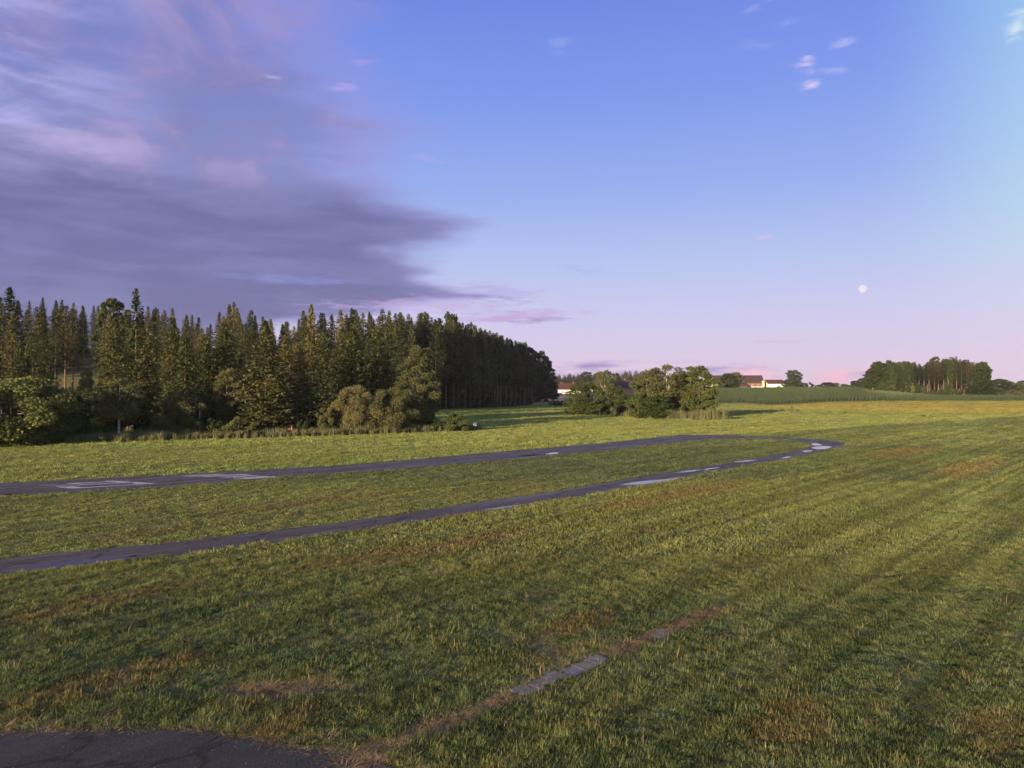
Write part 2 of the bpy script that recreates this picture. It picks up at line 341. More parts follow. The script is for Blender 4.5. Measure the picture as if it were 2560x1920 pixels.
def meadow(T, soil=False):
    """meadow colour as a function of place (used by the ground and by the blades standing on it)"""
    g = T.new('ShaderNodeNewGeometry'); sp = T.new('ShaderNodeSeparateXYZ'); T.nt.links.new(g.outputs['Position'], sp.inputs[0])
    x, y = E(T, sp.outputs[0]), E(T, sp.outputs[1])
    s = x * .69 + y * .72; t = y * .69 - x * .72
    big = T.noise(T.xyz(s * .03, t * .16, 0.0), 1.0, 5, .6, .3)
    streak = T.noise(T.xyz(s * .045, t * .8, 4.0), 1.0, 5, .65, .2)
    patch = T.noise(T.xyz(x * .30, y * .30, 2.0), 1.0, 5, .65, .4)
    fine = T.noise(T.xyz(x * 2.5, y * 2.5, 2.0), 1.0, 3, .6)
    near = T.mix(T.ss(patch + (fine - .5) * .5, .32, .68), (.092, .116, .046), (.155, .164, .062))
    near = T.mix((T.ss(big + (streak - .5) * .8, .50, .72) * .75).max(T.ss(y + (patch - .5) * 8, 18, 25) * T.ss(y, 58, 38) * T.ss(streak, .35, .6, .35, .85) * T.ss(x - y * .35, 14, 2)), near, (.205, .200, .062))
    inf = T.mix(T.ss(streak + (patch - .5), .3, .7), (.074, .098, .038), (.114, .130, .050))
    far = T.mix(T.ss(streak + (patch - .5) * .6, .32, .68), (.188, .212, .058), (.250, .252, .080))
    mow = T.noise(T.xyz(s * .012, t * 1.5, 11.0), 1.0, 4, .6, .1)
    # zone masks
    sb = s
    tf = sb * sb * float(ka) + sb * float(kb) + float(kc)
    fm = (T.ss(t - tf, -.2, .6) * T.ss(x - y * .05, 22, 12)).max(T.ss(y - x * .818 + (patch - .5) * 8 + (big - .5) * 10, 73, 79))
    ti = t - 20.0
    col = T.mix(fm, near, far)
    mv = T.new('ShaderNodeHueSaturation'); T.put(mv.inputs['Color'], col); T.put(mv.inputs['Value'], T.ss(mow + (fine - .5) * .25, .38, .60, .70, 1.12)); col = mv.outputs[0]
    # dry patches
    def ell(px, py, a, b, ang=46.0):
        cx_, cy_ = G(px, py); ca, sa = math.cos(R(ang)), math.sin(R(ang))
        X = (x - cx_) * ca + (y - cy_) * sa; Y = (y - cy_) * ca - (x - cx_) * sa
        return T.m('SQRT', (X / a) * (X / a) + (Y / b) * (Y / b))
    dry = None
    for px, py, a, b in [(150, 1525, 3.6, .9), (1150, 1360, 5.5, 1.0), (1700, 1238, 9, 1.6), (2250, 1130, 10, 2.2), (2420, 1172, 9, 2.0), (900, 1395, 3.5, .7), (250, 1715, 2.2, .7),
                         (640, 1840, 1.4, .5), (695, 1728, 1.3, .5), (1980, 1815, 1.5, .7), (2480, 1835, 1.2, .6), (1440, 1560, 1.6, .6), (1400, 1640, 1.3, .35), (380, 1330, 3, .5), (780, 1255, 6, 1.2)]:
        e = T.ss(ell(px, py, a, b) + (patch - .5) * 1.4 + (fine - .5) * .9, 1.25, .55)
        dry = e if dry is None else dry.max(e)
    # withered rim along the tarmac apron
    col = T.mix(dry * T.ss(y, 130, 90) * .6, col, T.mix(T.ss(fine, .3, .7), (.150, .095, .045), (.21, .150, .060)))
    # forest floor and hill meadow
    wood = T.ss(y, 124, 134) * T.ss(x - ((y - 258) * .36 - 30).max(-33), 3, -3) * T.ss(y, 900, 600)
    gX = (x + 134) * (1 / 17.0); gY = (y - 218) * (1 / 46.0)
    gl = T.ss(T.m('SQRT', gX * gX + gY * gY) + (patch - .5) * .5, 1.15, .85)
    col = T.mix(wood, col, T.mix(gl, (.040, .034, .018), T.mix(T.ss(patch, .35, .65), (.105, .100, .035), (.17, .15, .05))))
    # stubble and soil beyond
    br = T.ss(y, 352, 362) * T.ss(y, 480, 455) * T.ss(x, 88, 84) * T.ss(x - y * .02, -4, 0)
    col = T.mix(br, col, (.42, .27, .16))
    gold = T.ss(x + y * .1, 110, 190) * T.ss(y, 170, 260) * T.ss(y, 375, 340)
    col = T.mix(gold * .8, col, T.mix(streak, (.26, .21, .045), (.33, .25, .06)))
    return col, x, y, s, t, fine, patch, streak
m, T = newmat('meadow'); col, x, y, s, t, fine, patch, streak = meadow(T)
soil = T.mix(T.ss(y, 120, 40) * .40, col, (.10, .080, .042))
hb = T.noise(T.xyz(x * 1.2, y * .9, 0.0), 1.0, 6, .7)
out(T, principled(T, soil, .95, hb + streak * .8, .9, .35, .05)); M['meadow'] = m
m, T = newmat('grass_blades'); col, *_ = meadow(T)
oi = T.new('ShaderNodeObjectInfo'); tcb = T.new('ShaderNodeTexCoord'); spb = T.new('ShaderNodeSeparateXYZ'); T.nt.links.new(tcb.outputs['Object'], spb.inputs[0])
hs = T.new('ShaderNodeHueSaturation'); T.put(hs.inputs['Color'], col); rnd = E(T, oi.outputs['Random'])
T.put(hs.inputs['Hue'], rnd * .035 + .485); T.put(hs.inputs['Value'], rnd * .55 + .85)
out(T, leafsh(T, hs.outputs[0], .42)); M['blades'] = m
m, T = newmat('dry_straw'); oi = T.new('ShaderNodeObjectInfo'); rnd = E(T, oi.outputs['Random'])
out(T, leafsh(T, T.mix(rnd, (.17, .105, .058), (.33, .235, .13)), .15)); M['straw'] = m
# tarmac, wet in places
def tarmac(name, base1, base2, stones=False, spec=.16):
    m, T = newmat(name); g = T.new('ShaderNodeNewGeometry'); sp = T.new('ShaderNodeSeparateXYZ'); T.nt.links.new(g.outputs['Position'], sp.inputs[0])
    x, y = E(T, sp.outputs[0]), E(T, sp.outputs[1]); s = x * .69 + y * .72; t = y * .69 - x * .72
    n = T.noise(T.xyz(s * .12, t * .9, 0.0), 1.0, 6, .6, .4); n2 = T.noise(T.xyz(s * .05, t * 1.6, 3.0), 1.0, 5, .6, .2)
    g2 = T.noise(g.outputs['Position'], 40, 2, .6)
    col = T.mix(T.ss(n, .35, .65), base1, base2)
    col = T.mix(T.ss(n2, .53, .63) * (0.0 if stones else .6), col, (.17, .125, .10))
    col = T.mix(T.ss(g2, .3, .7) * .35, col, (.12, .11, .11))
    vc = T.new('ShaderNodeTexVoronoi'); vc.feature = 'DISTANCE_TO_EDGE'; T.put(vc.inputs['Vector'], T.xyz(s * .35 + n * .8, t * .55 + n2 * .8, 0.0)); vc.inputs['Scale'].default_value = 1.0
    col = T.mix(T.ss(E(T, vc.outputs['Distance']), .035, .008) * .7, col, (.02, .018, .016))
    wet = T.ss(n + (n2 - .5) * .4, .44, .60)
    rough = wet * -.20 + .74
    if stones:
        vr = T.new('ShaderNodeTexVoronoi'); T.put(vr.inputs['Vector'], g.outputs['Position']); vr.inputs['Scale'].default_value = 9
        st = T.ss(E(T, vr.outputs['Distance']) + (n * .0), .085, .05) * T.ss(E(T, vr.outputs['Color']), .2, .6)
        col = T.mix(st, col, (.42, .38, .33)); rough = .75 - wet * .2
    out(T, principled(T, col, rough, g2, .25, .01, spec)); return m
M['tarmac'] = tarmac('runway_tarmac', (.052, .037, .034), (.082, .060, .054))
M['apron'] = tarmac('apron_tarmac', (.022, .020, .022), (.034, .030, .031), True, .08)
m, T = newmat('worn_white_paint'); g = T.new('ShaderNodeNewGeometry'); n = T.noise(g.outputs['Position'], 2.2, 5, .7)
out(T, principled(T, T.mix(T.ss(n, .48, .66), (.36, .33, .33), (.13, .11, .115)), .6)); M['paint'] = m
m, T = newmat('puddle_water'); g = T.new('ShaderNodeNewGeometry'); out(T, principled(T, (.014, .013, .012), .03, T.noise(g.outputs['Position'], 3, 3, .5), .04, .01, spec=.5)); m.node_tree.nodes['Principled BSDF'].inputs['IOR'].default_value = 1.33; M['puddle'] = m
M['slab'] = simple('concrete_slab', (.17, .16, .17), (.10, .095, .10), 6, .75, .3, .3)

# ---------------------------------------------------------------- ground
def axis(segs):
    o = []
    for a, b, st in segs: o += list(np.arange(a, b, st))
    o.append(segs[-1][1]); return np.array(o, float)
gx = axis([(-6000, -1200, 800), (-1200, -400, 50), (-400, 400, 6), (400, 1200, 50), (1200, 6000, 800)])
gy = axis([(-1500, -100, 200), (-100, 100, 20), (100, 640, 5), (640, 1500, 40), (1500, 9000, 900)])
GX, GY = np.meshgrid(gx, gy); GZ = H(GX, GY)
nx, ny = len(gx), len(gy)
V = np.stack([GX, GY, GZ], -1).reshape(-1, 3)
ii, jj = np.meshgrid(np.arange(nx - 1), np.arange(ny - 1)); a = (jj * nx + ii).ravel()
me = bpy.data.meshes.new('ground'); fs = np.stack([a, a + 1, a + nx + 1, a + nx], -1)
me.from_pydata(V.tolist(), [], fs.tolist()); me.materials.append(M['meadow']); me.polygons.foreach_set('use_smooth', [True] * len(me.polygons)); me.update()
tag(link('ground', me), kind='structure')
def sheet(name, poly, z, mat, parent=None, holes=None):
    from mathutils.geometry import tessellate_polygon
    lists = [[Vector((p[0], p[1], 0)) for p in poly]] + [[Vector((p[0], p[1], 0)) for p in h] for h in (holes or [])]
    tris = tessellate_polygon(lists); flat = [v for l in lists for v in l]
    fs = []
    for t_ in tris:
        a_, b_, c_ = (flat[i] for i in t_); n_ = (b_ - a_).cross(c_ - a_).z
        if abs(n_) > 1e-9: fs.append(t_ if n_ > 0 else t_[::-1])
    return link(name, mesh_np(name, [(v.x, v.y, z) for v in flat], fs, mat), parent)
tag(sheet('runway', poly_paved + poly_infield, .012, M['tarmac']), kind='structure')
tag(sheet('apron', poly_apron, .012, M['apron']), kind='structure')
# painted markings on the runway, straight from their outlines on the ground
def R7(x, y): return (x / 5.53, 1160 + y / 5.53)
def R1(x, y): return (x / 2.458, 1060 + y / 2.458)
marks = [[R7(750, 318), R7(1000, 310), R7(1130, 326), R7(1130, 336), R7(990, 344)],
         [R7(1130, 326), R7(1900, 281), R7(2070, 277), R7(1130, 337)],
         [R7(1790, 256), R7(1900, 254), R7(2170, 272), R7(2070, 279), R7(1900, 284)],
         [R7(1040, 291), R7(1790, 256), R7(1850, 262), R7(1060, 299)],
         [R7(530, 294), R7(1040, 291), R7(1060, 299), R7(540, 298)],
         [R7(885, 275), R7(960, 268), R7(1460, 246), R7(1480, 251), R7(1060, 279)],
         [R7(1450, 238), R7(1560, 233), R7(1815, 248), R7(1640, 262), R7(1480, 249)]]
stripes = [[(1110, 322), (1340, 308), (1400, 310), (1160, 325)], [(1190, 326), (1480, 309), (1550, 312), (1260, 328)],
           [(1340, 328), (1540, 316), (1600, 319), (1400, 331)], [(1430, 335), (1620, 322), (1690, 324), (1490, 338)], [(1490, 338), (1680, 323), (1730, 328), (1540, 339)]]
stripes = [[R1(*p) for p in q] for q in stripes]
for i, q in enumerate(marks + stripes):
    o = sheet('painted_marking', [G(*p) for p in q], .018 + .0006 * i, M['paint']); o['kind'] = 'structure'
# puddles
def puddle(pts, seed):
    P = smooth_poly(pts + [pts[0]], .0, seed)
    Q = []
    for i in range(len(P) - 1):
        k = max(1, int((P[i + 1] - P[i]).length / .12))
        for j in range(k):
            q = P[i].lerp(P[i + 1], j / k)
            Q.append(q + Vector((mnoise.noise(Vector((q.x * 2.5, q.y * 2.5, seed))), mnoise.noise(Vector((q.x * 2.5, q.y * 2.5, seed + 5))))) * .12)
    o = sheet('puddle', Q, .017, M['puddle']); o['kind'] = 'structure'
def R2(x, y): return (1200 + x / 2.212, 1060 + y / 2.212)
pud = [[R1(150, 885), R1(350, 850), R1(560, 832), R1(680, 818), R1(860, 810), R1(700, 832), R1(520, 860), R1(300, 880)],
       [R1(130, 832), R1(400, 802), R1(620, 782), R1(420, 806)],
       [R1(1370, 700), R1(1560, 682), R1(1700, 668), R1(1500, 697)],
       [R1(0, 438), R1(60, 430), R1(180, 430), R1(60, 436)],
       [R2(770, 338), R2(850, 322), R2(960, 312), R2(1120, 297), R2(1030, 316), R2(900, 334)],
       [R2(1060, 270), R2(1180, 255), R2(1330, 240), R2(1250, 254), R2(1130, 268)],
       [R2(1400, 212), R2(1460, 202), R2(1530, 200), R2(1460, 210)], [R2(1660, 190), R2(1700, 181), R2(1730, 182), R2(1690, 190)],
       [R2(1830, 110), R2(1860, 107), R2(1890, 117), R2(1850, 120)], [R2(1830, 130), R2(1900, 123), R2(1945, 127), R2(1900, 140), R2(1850, 138)],
       [R2(1780, 150), R2(1820, 146), R2(1840, 149), R2(1800, 156)],
       [R2(350, 164), R2(420, 158), R2(430, 164), R2(370, 170)], [R2(200, 178), R2(300, 170), R2(330, 172), R2(240, 179)],
       [R2(0, 478), R2(80, 466), R2(230, 446), R2(120, 468)]]
for i, q in enumerate(pud): puddle(q, i * 3 + 1)
# footpath slabs
def slab(s0, s1, w=.23, off=0.0, dz=0.0):
    P = [PA + PDIR * s0 + PN * (off - w), PA + PDIR * s1 + PN * (off - w), PA + PDIR * s1 + PN * (off + w), PA + PDIR * s0 + PN * (off + w)]
    b = MB(); b.v = [(p.x, p.y, -.02) for p in P] + [(p.x, p.y, .014 + dz) for p in P]
    b.f = [(0, 3, 2, 1), (4, 5, 6, 7), (0, 1, 5, 4), (1, 2, 6, 5), (2, 3, 7, 6), (3, 0, 4, 7)]
    return b.build('paving_slab', M['slab'])
def along(px, py): return (Vector(G(px, py)) - PA).dot(PDIR)
slabs = [((905, 575), (1035, 535)), ((1035, 533), (1130, 490)), ((1130, 488), (1195, 462)), ((1195, 460), (1262, 420)), ((1262, 418), (1330, 400)), ((1330, 398), (1405, 380)), ((1640, 236), (1690, 218))]
names_ = ['pale concrete slab at the near end of the exposed row in the sunken path', 'second concrete slab from the near end of the exposed row, with grass spilling over its edge',
          'third concrete slab from the near end, wet bluish and half overgrown', 'fourth concrete slab from the near end of the row in the grass path',
          'fifth concrete slab of the row, with a joint full of brown straw', 'narrow concrete slab at the far end of the exposed row, fading under dry grass',
          'lone concrete slab showing far along the path beyond the brown gap']
a0 = along(900 + 905 / 2.212, 1480 + 577 / 2.212)
a1 = along(900 + 1405 / 2.212, 1480 + 380 / 2.212)
step = (a1 - a0) / 6
for i in range(6):
    o = slab(a0 + i * step, a0 + (i + 1) * step - .025, .20, random.Random(i).uniform(-.05, .05), .004 * (i % 3))
    tag(o, names_[i], 'paving slab', 'paving slabs of the sunken path')
b0 = along(900 + 1665 / 2.212, 1480 + 230 / 2.212)
tag(slab(b0 - .3, b0 + .35, .2), names_[6], 'paving slab', 'paving slabs of the sunken path')

# ---------------------------------------------------------------- trees
def trunk_mesh(h, r, seed, mat, bend=.02, limbs=None, top=.12):
    rg = random.Random(seed); mb = MB(); n = 9
    pts = []; bx, by = 0, 0
    for i in range(n):
        t = i / (n - 1); pts.append((bx, by, h * t - (.4 if i == 0 else 0))); bx += rg.uniform(-1, 1) * bend * h / n; by += rg.uniform(-1, 1) * bend * h / n
    rad = [r * (1.35 if i == 0 else (1 - (i / (n - 1)) * (1 - top))) for i in range(n)]
    mb.tube(pts, rad, 8)
    for (z0, tip, lr) in (limbs or []):
        k = min(n - 1, max(0, z0 / h * (n - 1))); i = int(k); f = k - i
        p0 = Vector(pts[i]).lerp(Vector(pts[min(i + 1, n - 1)]), f); p3 = Vector(tip)
        mid = p0.lerp(p3, .5) + Vector((0, 0, -.12 * (p3 - p0).length))
        mb.tube([p0, mid, p3], [lr, lr * .65, lr * .25], 5)
    return mesh_np('trunk', mb.v, mb.f, mat, smooth=True), pts
def spruce(seed, h=22.0, rad=3.2, bare=.05, dens=1.0, mat='spruce', droop=.35, trunk_r=None, taper=.85, size=.42):
    rg = random.Random(seed); Q = []
    z0 = h * bare; z = z0; zs = []
    while z < h * .985:
        t = (z - z0) / (h - z0); zs.append(z); z += (.52 - .28 * t) / dens
    for z in zs:
        t = (z - z0) / (h - z0)
        L0 = rad * (1 - math.exp(-(1 - t) * taper)) / (1 - math.exp(-taper)) * (0.72 + .33 * math.sin(min(1, t * 5) * 1.57)) + .05
        nb = max(4, int((5.5 + 5.5 * (1 - t)) * dens)); off = rg.uniform(0, 6.28)
        for b in range(nb):
            an = off + 2 * math.pi * b / nb + rg.uniform(-.35, .35)
            clump = .86 + .55 * mnoise.noise(Vector((math.cos(an) * 1.3 + seed, math.sin(an) * 1.3, z * .35)))
            if rg.random() < .08: continue
            L = L0 * clump * rg.uniform(.72, 1.2)
            ca, sa = math.cos(an), math.sin(an); n = max(2, int(L / .45)); dr = droop * rg.uniform(.6, 1.3) * (1 - .7 * t)
            side = Vector((-sa, ca, 0)); fw = Vector((ca, sa, -.25 * dr)).normalized()
            for k in range(n):
                f = (k + .5) / n
                if f < .22 and L > 1.6: continue
                r_ = L * f
                zz = z - dr * r_ * (1.1 - .55 * f) + (.20 * L * f * f if t < .9 else .5 * f * L)
                c0 = Vector((ca * r_, sa * r_, zz + rg.gauss(0, .06)))
                lt = (.42 * (L - r_) + size * .95) * rg.uniform(.7, 1.2) * min(1, .35 + .5 * L); wd = (.12 + .06 * rg.random()) * min(1, .5 + .4 * L)
                for sg in (-1, 1):
                    if rg.random() < .08: continue
                    td = (side * sg + fw * rg.uniform(.5, 1.1) + Vector((0, 0, rg.uniform(-.6, .05)))).normalized()
                    up = Vector((rg.gauss(0, .5), rg.gauss(0, .5), 1)).cross(td).normalized()
                    Q.append([c0, c0 + td * lt * .45 + up * wd, c0 + td * lt, c0 + td * lt * .4 - up * wd])
                if rg.random() < .75:
                    dn = Vector((rg.gauss(0, .2), rg.gauss(0, .2), -1)).normalized(); hw = (side * rg.uniform(-1, 1) + fw * rg.uniform(-1, 1)).normalized(); w = size * rg.uniform(.8, 1.4)
                    Q.append([c0 - hw * w * .35, c0 + hw * w * .35, c0 + dn * w * .95 + hw * w * .08, c0 + dn * w * .8 - hw * w * .1])
    me = quads_np('crown', np.array([[tuple(v) for v in q] for q in Q]), M[mat])
    limbs = []
    if bare > .2:
        for i in range(16):
            zz = h * bare * rg.uniform(.35, 1); an = rg.uniform(0, 6.28); l = rg.uniform(.5, 1.3); limbs.append((zz, (math.cos(an) * l, math.sin(an) * l, zz - .1), .03))
    tm, _ = trunk_mesh(h * .97, trunk_r or h * .009, seed, M['bark'], .006, limbs, .1)
    return dict(h=h, parts=[('trunk', tm), ('crown', me)])
def broadleaf(seed, h=14.0, rx=5.0, base=.15, n=9000, leaf=.34, mat='broad', bark='greybark', lobes=34, trunk_r=None, hang=0, fill=.85, rt=1.0, hollow=.5):
    rg = random.Random(seed); nr = np.random.RandomState(seed)
    zc0 = h * base; Hc = h - zc0; lob = []
    for i in range(lobes):
        zz = (i + rg.random()) / lobes; an = i * 2.399 + rg.uniform(-.5, .5); rr = math.sqrt(rg.uniform(.12, 1))
        prof = math.sqrt(max(0.03, 1 - ((zz - .42) / .62) ** 2)) if zz > .42 else .74 + .26 * (zz / .42)
        lr = rg.uniform(.22, .36) * min(rx, Hc * .45) * (1.05 - .35 * zz); r_ = max(rx * fill * prof - lr * .35, .1) * rr * rg.uniform(.85, 1.1)
        lob.append((Vector((math.cos(an) * r_, math.sin(an) * r_, zc0 + lr * .55 + zz * (Hc - lr * 1.5))), lr * rt))
    tot = sum(l[1] ** 2 for l in lob); P = []; 
    for c_, lr in lob:
        k = int(n * lr ** 2 / tot); d = nr.normal(size=(k, 3)); d /= np.linalg.norm(d, axis=1)[:, None]
        rad = lr * (hollow + (1 - hollow) * nr.rand(k) ** .6) * (1 + .25 * nr.randn(k) * .6)
        q = d * rad[:, None]; q[:, 2] *= .85
        q[:, 2] -= hang * np.abs(nr.randn(k)) * lr
        P.append(q + np.array(c_))
    P = np.concatenate(P); k = len(P)
    P[:, 2] = np.maximum(P[:, 2], .15)
    ax = nr.normal(size=(k, 3)); ax[:, 2] -= .5 + 2 * hang; ax /= np.linalg.norm(ax, axis=1)[:, None]
    bx = np.cross(ax, nr.normal(size=(k, 3))); bx /= np.linalg.norm(bx, axis=1)[:, None]
    s = leaf * (.6 + .8 * nr.rand(k))[:, None]
    w = s * (.42 if not hang else .26)
    Q = np.stack([P - ax * s * .5, P + bx * w - ax * s * .05, P + ax * s * .5, P - bx * w + ax * s * .05], 1)
    me = quads_np('crown', Q, M[mat])
    limbs = [(min(c_.z * .8, h * rg.uniform(.12 + base * .5, .5)), tuple(c_), .035 * rx * .5) for c_, lr in lob if rg.random() < .5 and c_.z > h * .25]
    tm, _ = trunk_mesh(h * .8, trunk_r or h * .018, seed, M[bark], .05, limbs, .2)
    return dict(h=float(np.percentile(Q[:, :, 2], 99.6)), parts=[('trunk', tm), ('crown', me)])
PT = {
 'full1': spruce(1, 20, 4.0, .02, 1.15, taper=1.3), 'full2': spruce(2, 22, 3.3, .03, 1.1, taper=2.2), 'full3': spruce(3, 18, 3.8, .02, 1.15, taper=.9),
 'slim1': spruce(4, 24, 2.8, .08, 1.05, taper=2.6), 'slim2': spruce(5, 25, 2.6, .14, 1.05, taper=3.2),
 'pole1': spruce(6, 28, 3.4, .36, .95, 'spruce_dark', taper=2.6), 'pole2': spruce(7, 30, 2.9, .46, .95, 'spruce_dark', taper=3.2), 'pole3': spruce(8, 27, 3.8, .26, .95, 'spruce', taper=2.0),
 'star': spruce(9, 23, 3.0, .12, .8, taper=1.5, droop=.1, size=.5),
 'bl1': broadleaf(11, 14, 5, .0, 14000, .30, lobes=42), 'bl2': broadleaf(12, 16, 4.2, .03, 15000, .30, lobes=44), 'bl3': broadleaf(13, 20, 5.5, .08, 11000, .46, 'darkbroad', lobes=42),
 'bl4': broadleaf(14, 24, 4.6, .12, 11000, .48, 'darkbroad', lobes=40), 'dk1': broadleaf(15, 12, 5, .0, 8000, .38, 'darkbroad'),
 'wil1': broadleaf(16, 8, 4.2, .0, 20000, .21, 'willow', lobes=34, hang=.25), 'wil2': broadleaf(17, 13, 4.0, .04, 15000, .30, 'willow', lobes=38, hang=.45, bark='birchbark', rt=.9),
 'birch': broadleaf(18, 9, 2.6, .34, 12000, .19, 'willow', 'birchbark', lobes=30, hang=.25, trunk_r=.13),
 'col1': broadleaf(19, 15, 3.0, .0, 24000, .22, 'willow', lobes=56, fill=.95, hang=.12), 'bush1': broadleaf(20, 4, 2.6, .0, 8000, .17, 'broad', lobes=18),
 'bush2': broadleaf(21, 3, 2.2, .0, 7000, .16, 'darkbroad', lobes=14), 'bush3': broadleaf(22, 3.5, 2.2, .0, 8000, .16, 'willow', lobes=16),
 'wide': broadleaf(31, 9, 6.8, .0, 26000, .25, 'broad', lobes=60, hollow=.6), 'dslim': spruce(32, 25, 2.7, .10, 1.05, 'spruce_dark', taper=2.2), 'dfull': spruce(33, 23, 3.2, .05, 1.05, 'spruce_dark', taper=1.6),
 'bl5': broadleaf(23, 10, 4.8, .0, 22000, .23, 'broad', lobes=48, hollow=.6),
 'lean': broadleaf(24, 14, 4.2, .35, 6000, .32, 'willow', 'birchbark', lobes=26, hang=.3, trunk_r=.2, rt=.8)}
cnt = [0]
def tree(kind, x, y, h, w=1.0, name='spruce_tree', label=None, cat='tree', group=None, z=None, rz=None):
    p = PT[kind]; s = h / p['h']; cnt[0] += 1
    rg = random.Random(cnt[0] * 7 + 3)
    sw = w * (s if s > .5 else s) * rg.uniform(.94, 1.06)
    e = empty(name, (x, y, h1(x, y) if z is None else z), rg.uniform(0, 6.28) if rz is None else rz, (sw, sw, s))
    for nm, me in p['parts']: link(nm, me, e)
    return tag(e, label, cat, group)
def ptree(kind, px, ytop, ybase, wpx=None, Y=None, **k):
    """tree by its foot: the foot's pixel gives its place on the ground, the top its height, wpx its width"""
    if Y is None: x, y = G(px, ybase)
    else: y = Y; x = PXX(px, Y)
    z = h1(x, y); top = XZ(px, ytop, y)[1]; h = max(top - z, .5)
    p = PT[kind]; w = 1.0
    if wpx:
        if 'rad' not in p:
            co = np.empty(len(p['parts'][1][1].vertices) * 3, np.float32); p['parts'][1][1].vertices.foreach_get('co', co); p['rad'] = float(np.percentile(np.abs(co.reshape(-1, 3)[:, 0]), 94))
        w = (wpx / F * y / 2) / (p['rad'] * h / p['h'])
    return tree(kind, x, y, h, w, **k)
SP, BL, SH = 'spruce_tree', 'broadleaf_tree', 'shrub'
near = [
 ('wide', 25, 948, 1112, 240, BL, 'large round bright-green leafy tree at the far left edge of the field', 'tree'),
 ('bl5', 108, 985, 1109, 110, BL, 'lower leafy tree touching the right side of the large round one at far left', 'tree'),
 ('dk1', 172, 985, 1103, 90, BL, 'dark shaded leafy tree just right of the bright round trees at the far left', 'tree'),
 ('birch', 298, 948, 1100, 92, 'birch_tree', 'small birch with a thin white trunk standing in the reeds at the left', 'tree'),
 ('full2', 285, 792, 1085, 78, SP, 'broad olive-brown spruce directly behind the small white-trunked birch', 'tree'),
 ('star', 338, 716, 1080, 70, SP, 'tallest spruce on the left, its open pointed top rising above all its neighbours', 'tree'),
 ('slim1', 368, 800, 1076, 60, SP, 'slim spruce right beside the tallest spruce on the left', 'tree'),
 ('full2', 428, 790, 1082, 82, SP, 'spruce behind the pale willow bush and left of the bare pole', 'tree'),
 ('full1', 462, 838, 1088, 96, SP, 'bushy pyramid spruce with a sharp tip above the pale willow bush', 'tree'),
 ('full3', 512, 832, 1082, 80, SP, 'spruce with a conical top just above the bare grey pole', 'tree'),
 ('slim1', 560, 800, 1072, 74, SP, 'dark spruce behind the round-headed pale tree right of the bare pole', 'tree'),
 ('full1', 664, 808, 1087, 118, SP, 'big sunlit pyramid spruce, widest of all, left of the orange shed', 'tree'),
 ('slim2', 712, 835, 1075, 62, SP, 'narrow spruce touching the right side of the big sunlit pyramid spruce', 'tree'),
 ('pole3', 742, 850, 1072, 80, SP, 'dark shaded spruce standing behind the orange shed', 'tree'),
 ('full2', 812, 826, 1082, 84, SP, 'sunlit slender spruce between the orange shed and the willow bushes', 'tree'),
 ('full1', 770, 830, 1066, 70, SP, 'spruce half hidden between the dark one by the shed and the slender sunlit one', 'tree'),
 ('full2', 885, 806, 1060, 96, SP, 'tall dense spruce rising behind the left willow bush', 'tree'),
 ('slim1', 945, 820, 1055, 80, SP, 'dark spruce rising behind the gap between the willow bushes', 'tree'),
 ('col1', 1048, 868, 1073, 92, BL, 'tall column-shaped sunlit tree at the right end of the near row', 'tree'),
 ('col1', 568, 925, 1085, 84, BL, 'round-headed pale olive tree right of the bare pole', 'tree'),
 ('wil1', 448, 984, 1092, 96, 'willow_bush', 'pale olive willow bush between the birch and the bare pole', 'bush'),
 ('wil1', 892, 968, 1084, 92, 'willow_bush', 'left of the two big pale willow bushes beside the column-shaped tree', 'bush'),
 ('wil1', 975, 974, 1082, 106, 'willow_bush', 'right of the two big pale willow bushes, touching the column-shaped tree', 'bush'),
 ('bush1', 1141, 1032, 1079, 50, SH, 'spiky yellow-green shrub standing alone in the reeds at their right end', 'bush'),
 ('bush3', 400, 1058, 1096, 46, SH, 'yellow-green shrub in the reeds between the birch and the willow bush', 'bush'),
 ('bush2', 530, 1048, 1094, 76, SH, 'dark green shrub at the foot of the bare pole', 'bush'),
 ('bush1', 598, 1045, 1094, 80, SH, 'green shrub in front of the round-headed pale tree', 'bush'),
 ('bush2', 757, 1050, 1088, 34, SH, 'small shrub right beside the orange shed', 'bush'),
 ('bush3', 812, 1020, 1086, 44, SH, 'brownish shrub under the slender sunlit spruce', 'bush'),
 ('bush1', 163, 1080, 1107, 26, SH, 'small pale sapling in front of the dark leafy tree at the left', 'bush'),
 ('bush2', 240, 1068, 1096, 60, SH, 'low dark shrub in the shade left of the birch trunk', 'bush'),
 ('bush2', 365, 1062, 1092, 40, SH, 'low dark shrub just right of the grey gravel heap', 'bush'),
 ('bush3', 930, 1045, 1083, 50, SH, 'brown-green shrub between the feet of the two big willow bushes', 'bush'),
 ('bush2', 1010, 1048, 1081, 60, SH, 'low dark shrub at the left foot of the column-shaped tree', 'bush'),
 ('bush2', 1090, 1050, 1079, 40, SH, 'low shrub at the right foot of the column-shaped tree', 'bush'),
 ('slim1', 42, 858, 1100, 54, SP, 'young spruce rising behind the left half of the large round leafy tree', 'tree'),
 ('full2', 66, 855, 1098, 44, SP, 'young narrow spruce rising behind the right half of the large round leafy tree', 'tree'),
 ('dk1', 225, 1000, 1086, 120, BL, 'dark tree in deep shade below the hillside clearing', 'tree'),
 ('dk1', 395, 985, 1078, 90, BL, 'dark leafy tree in the shade behind the gravel heap', 'tree'),
 ('dk1', 600, 950, 1068, 90, BL, 'dark leafy tree left behind the big pyramid spruce', 'tree')]
for k, px, yt, yb, wp, nm, lb, ct in near: ptree(k, px, yt, yb, wp, name=nm, label=lb, cat=ct)
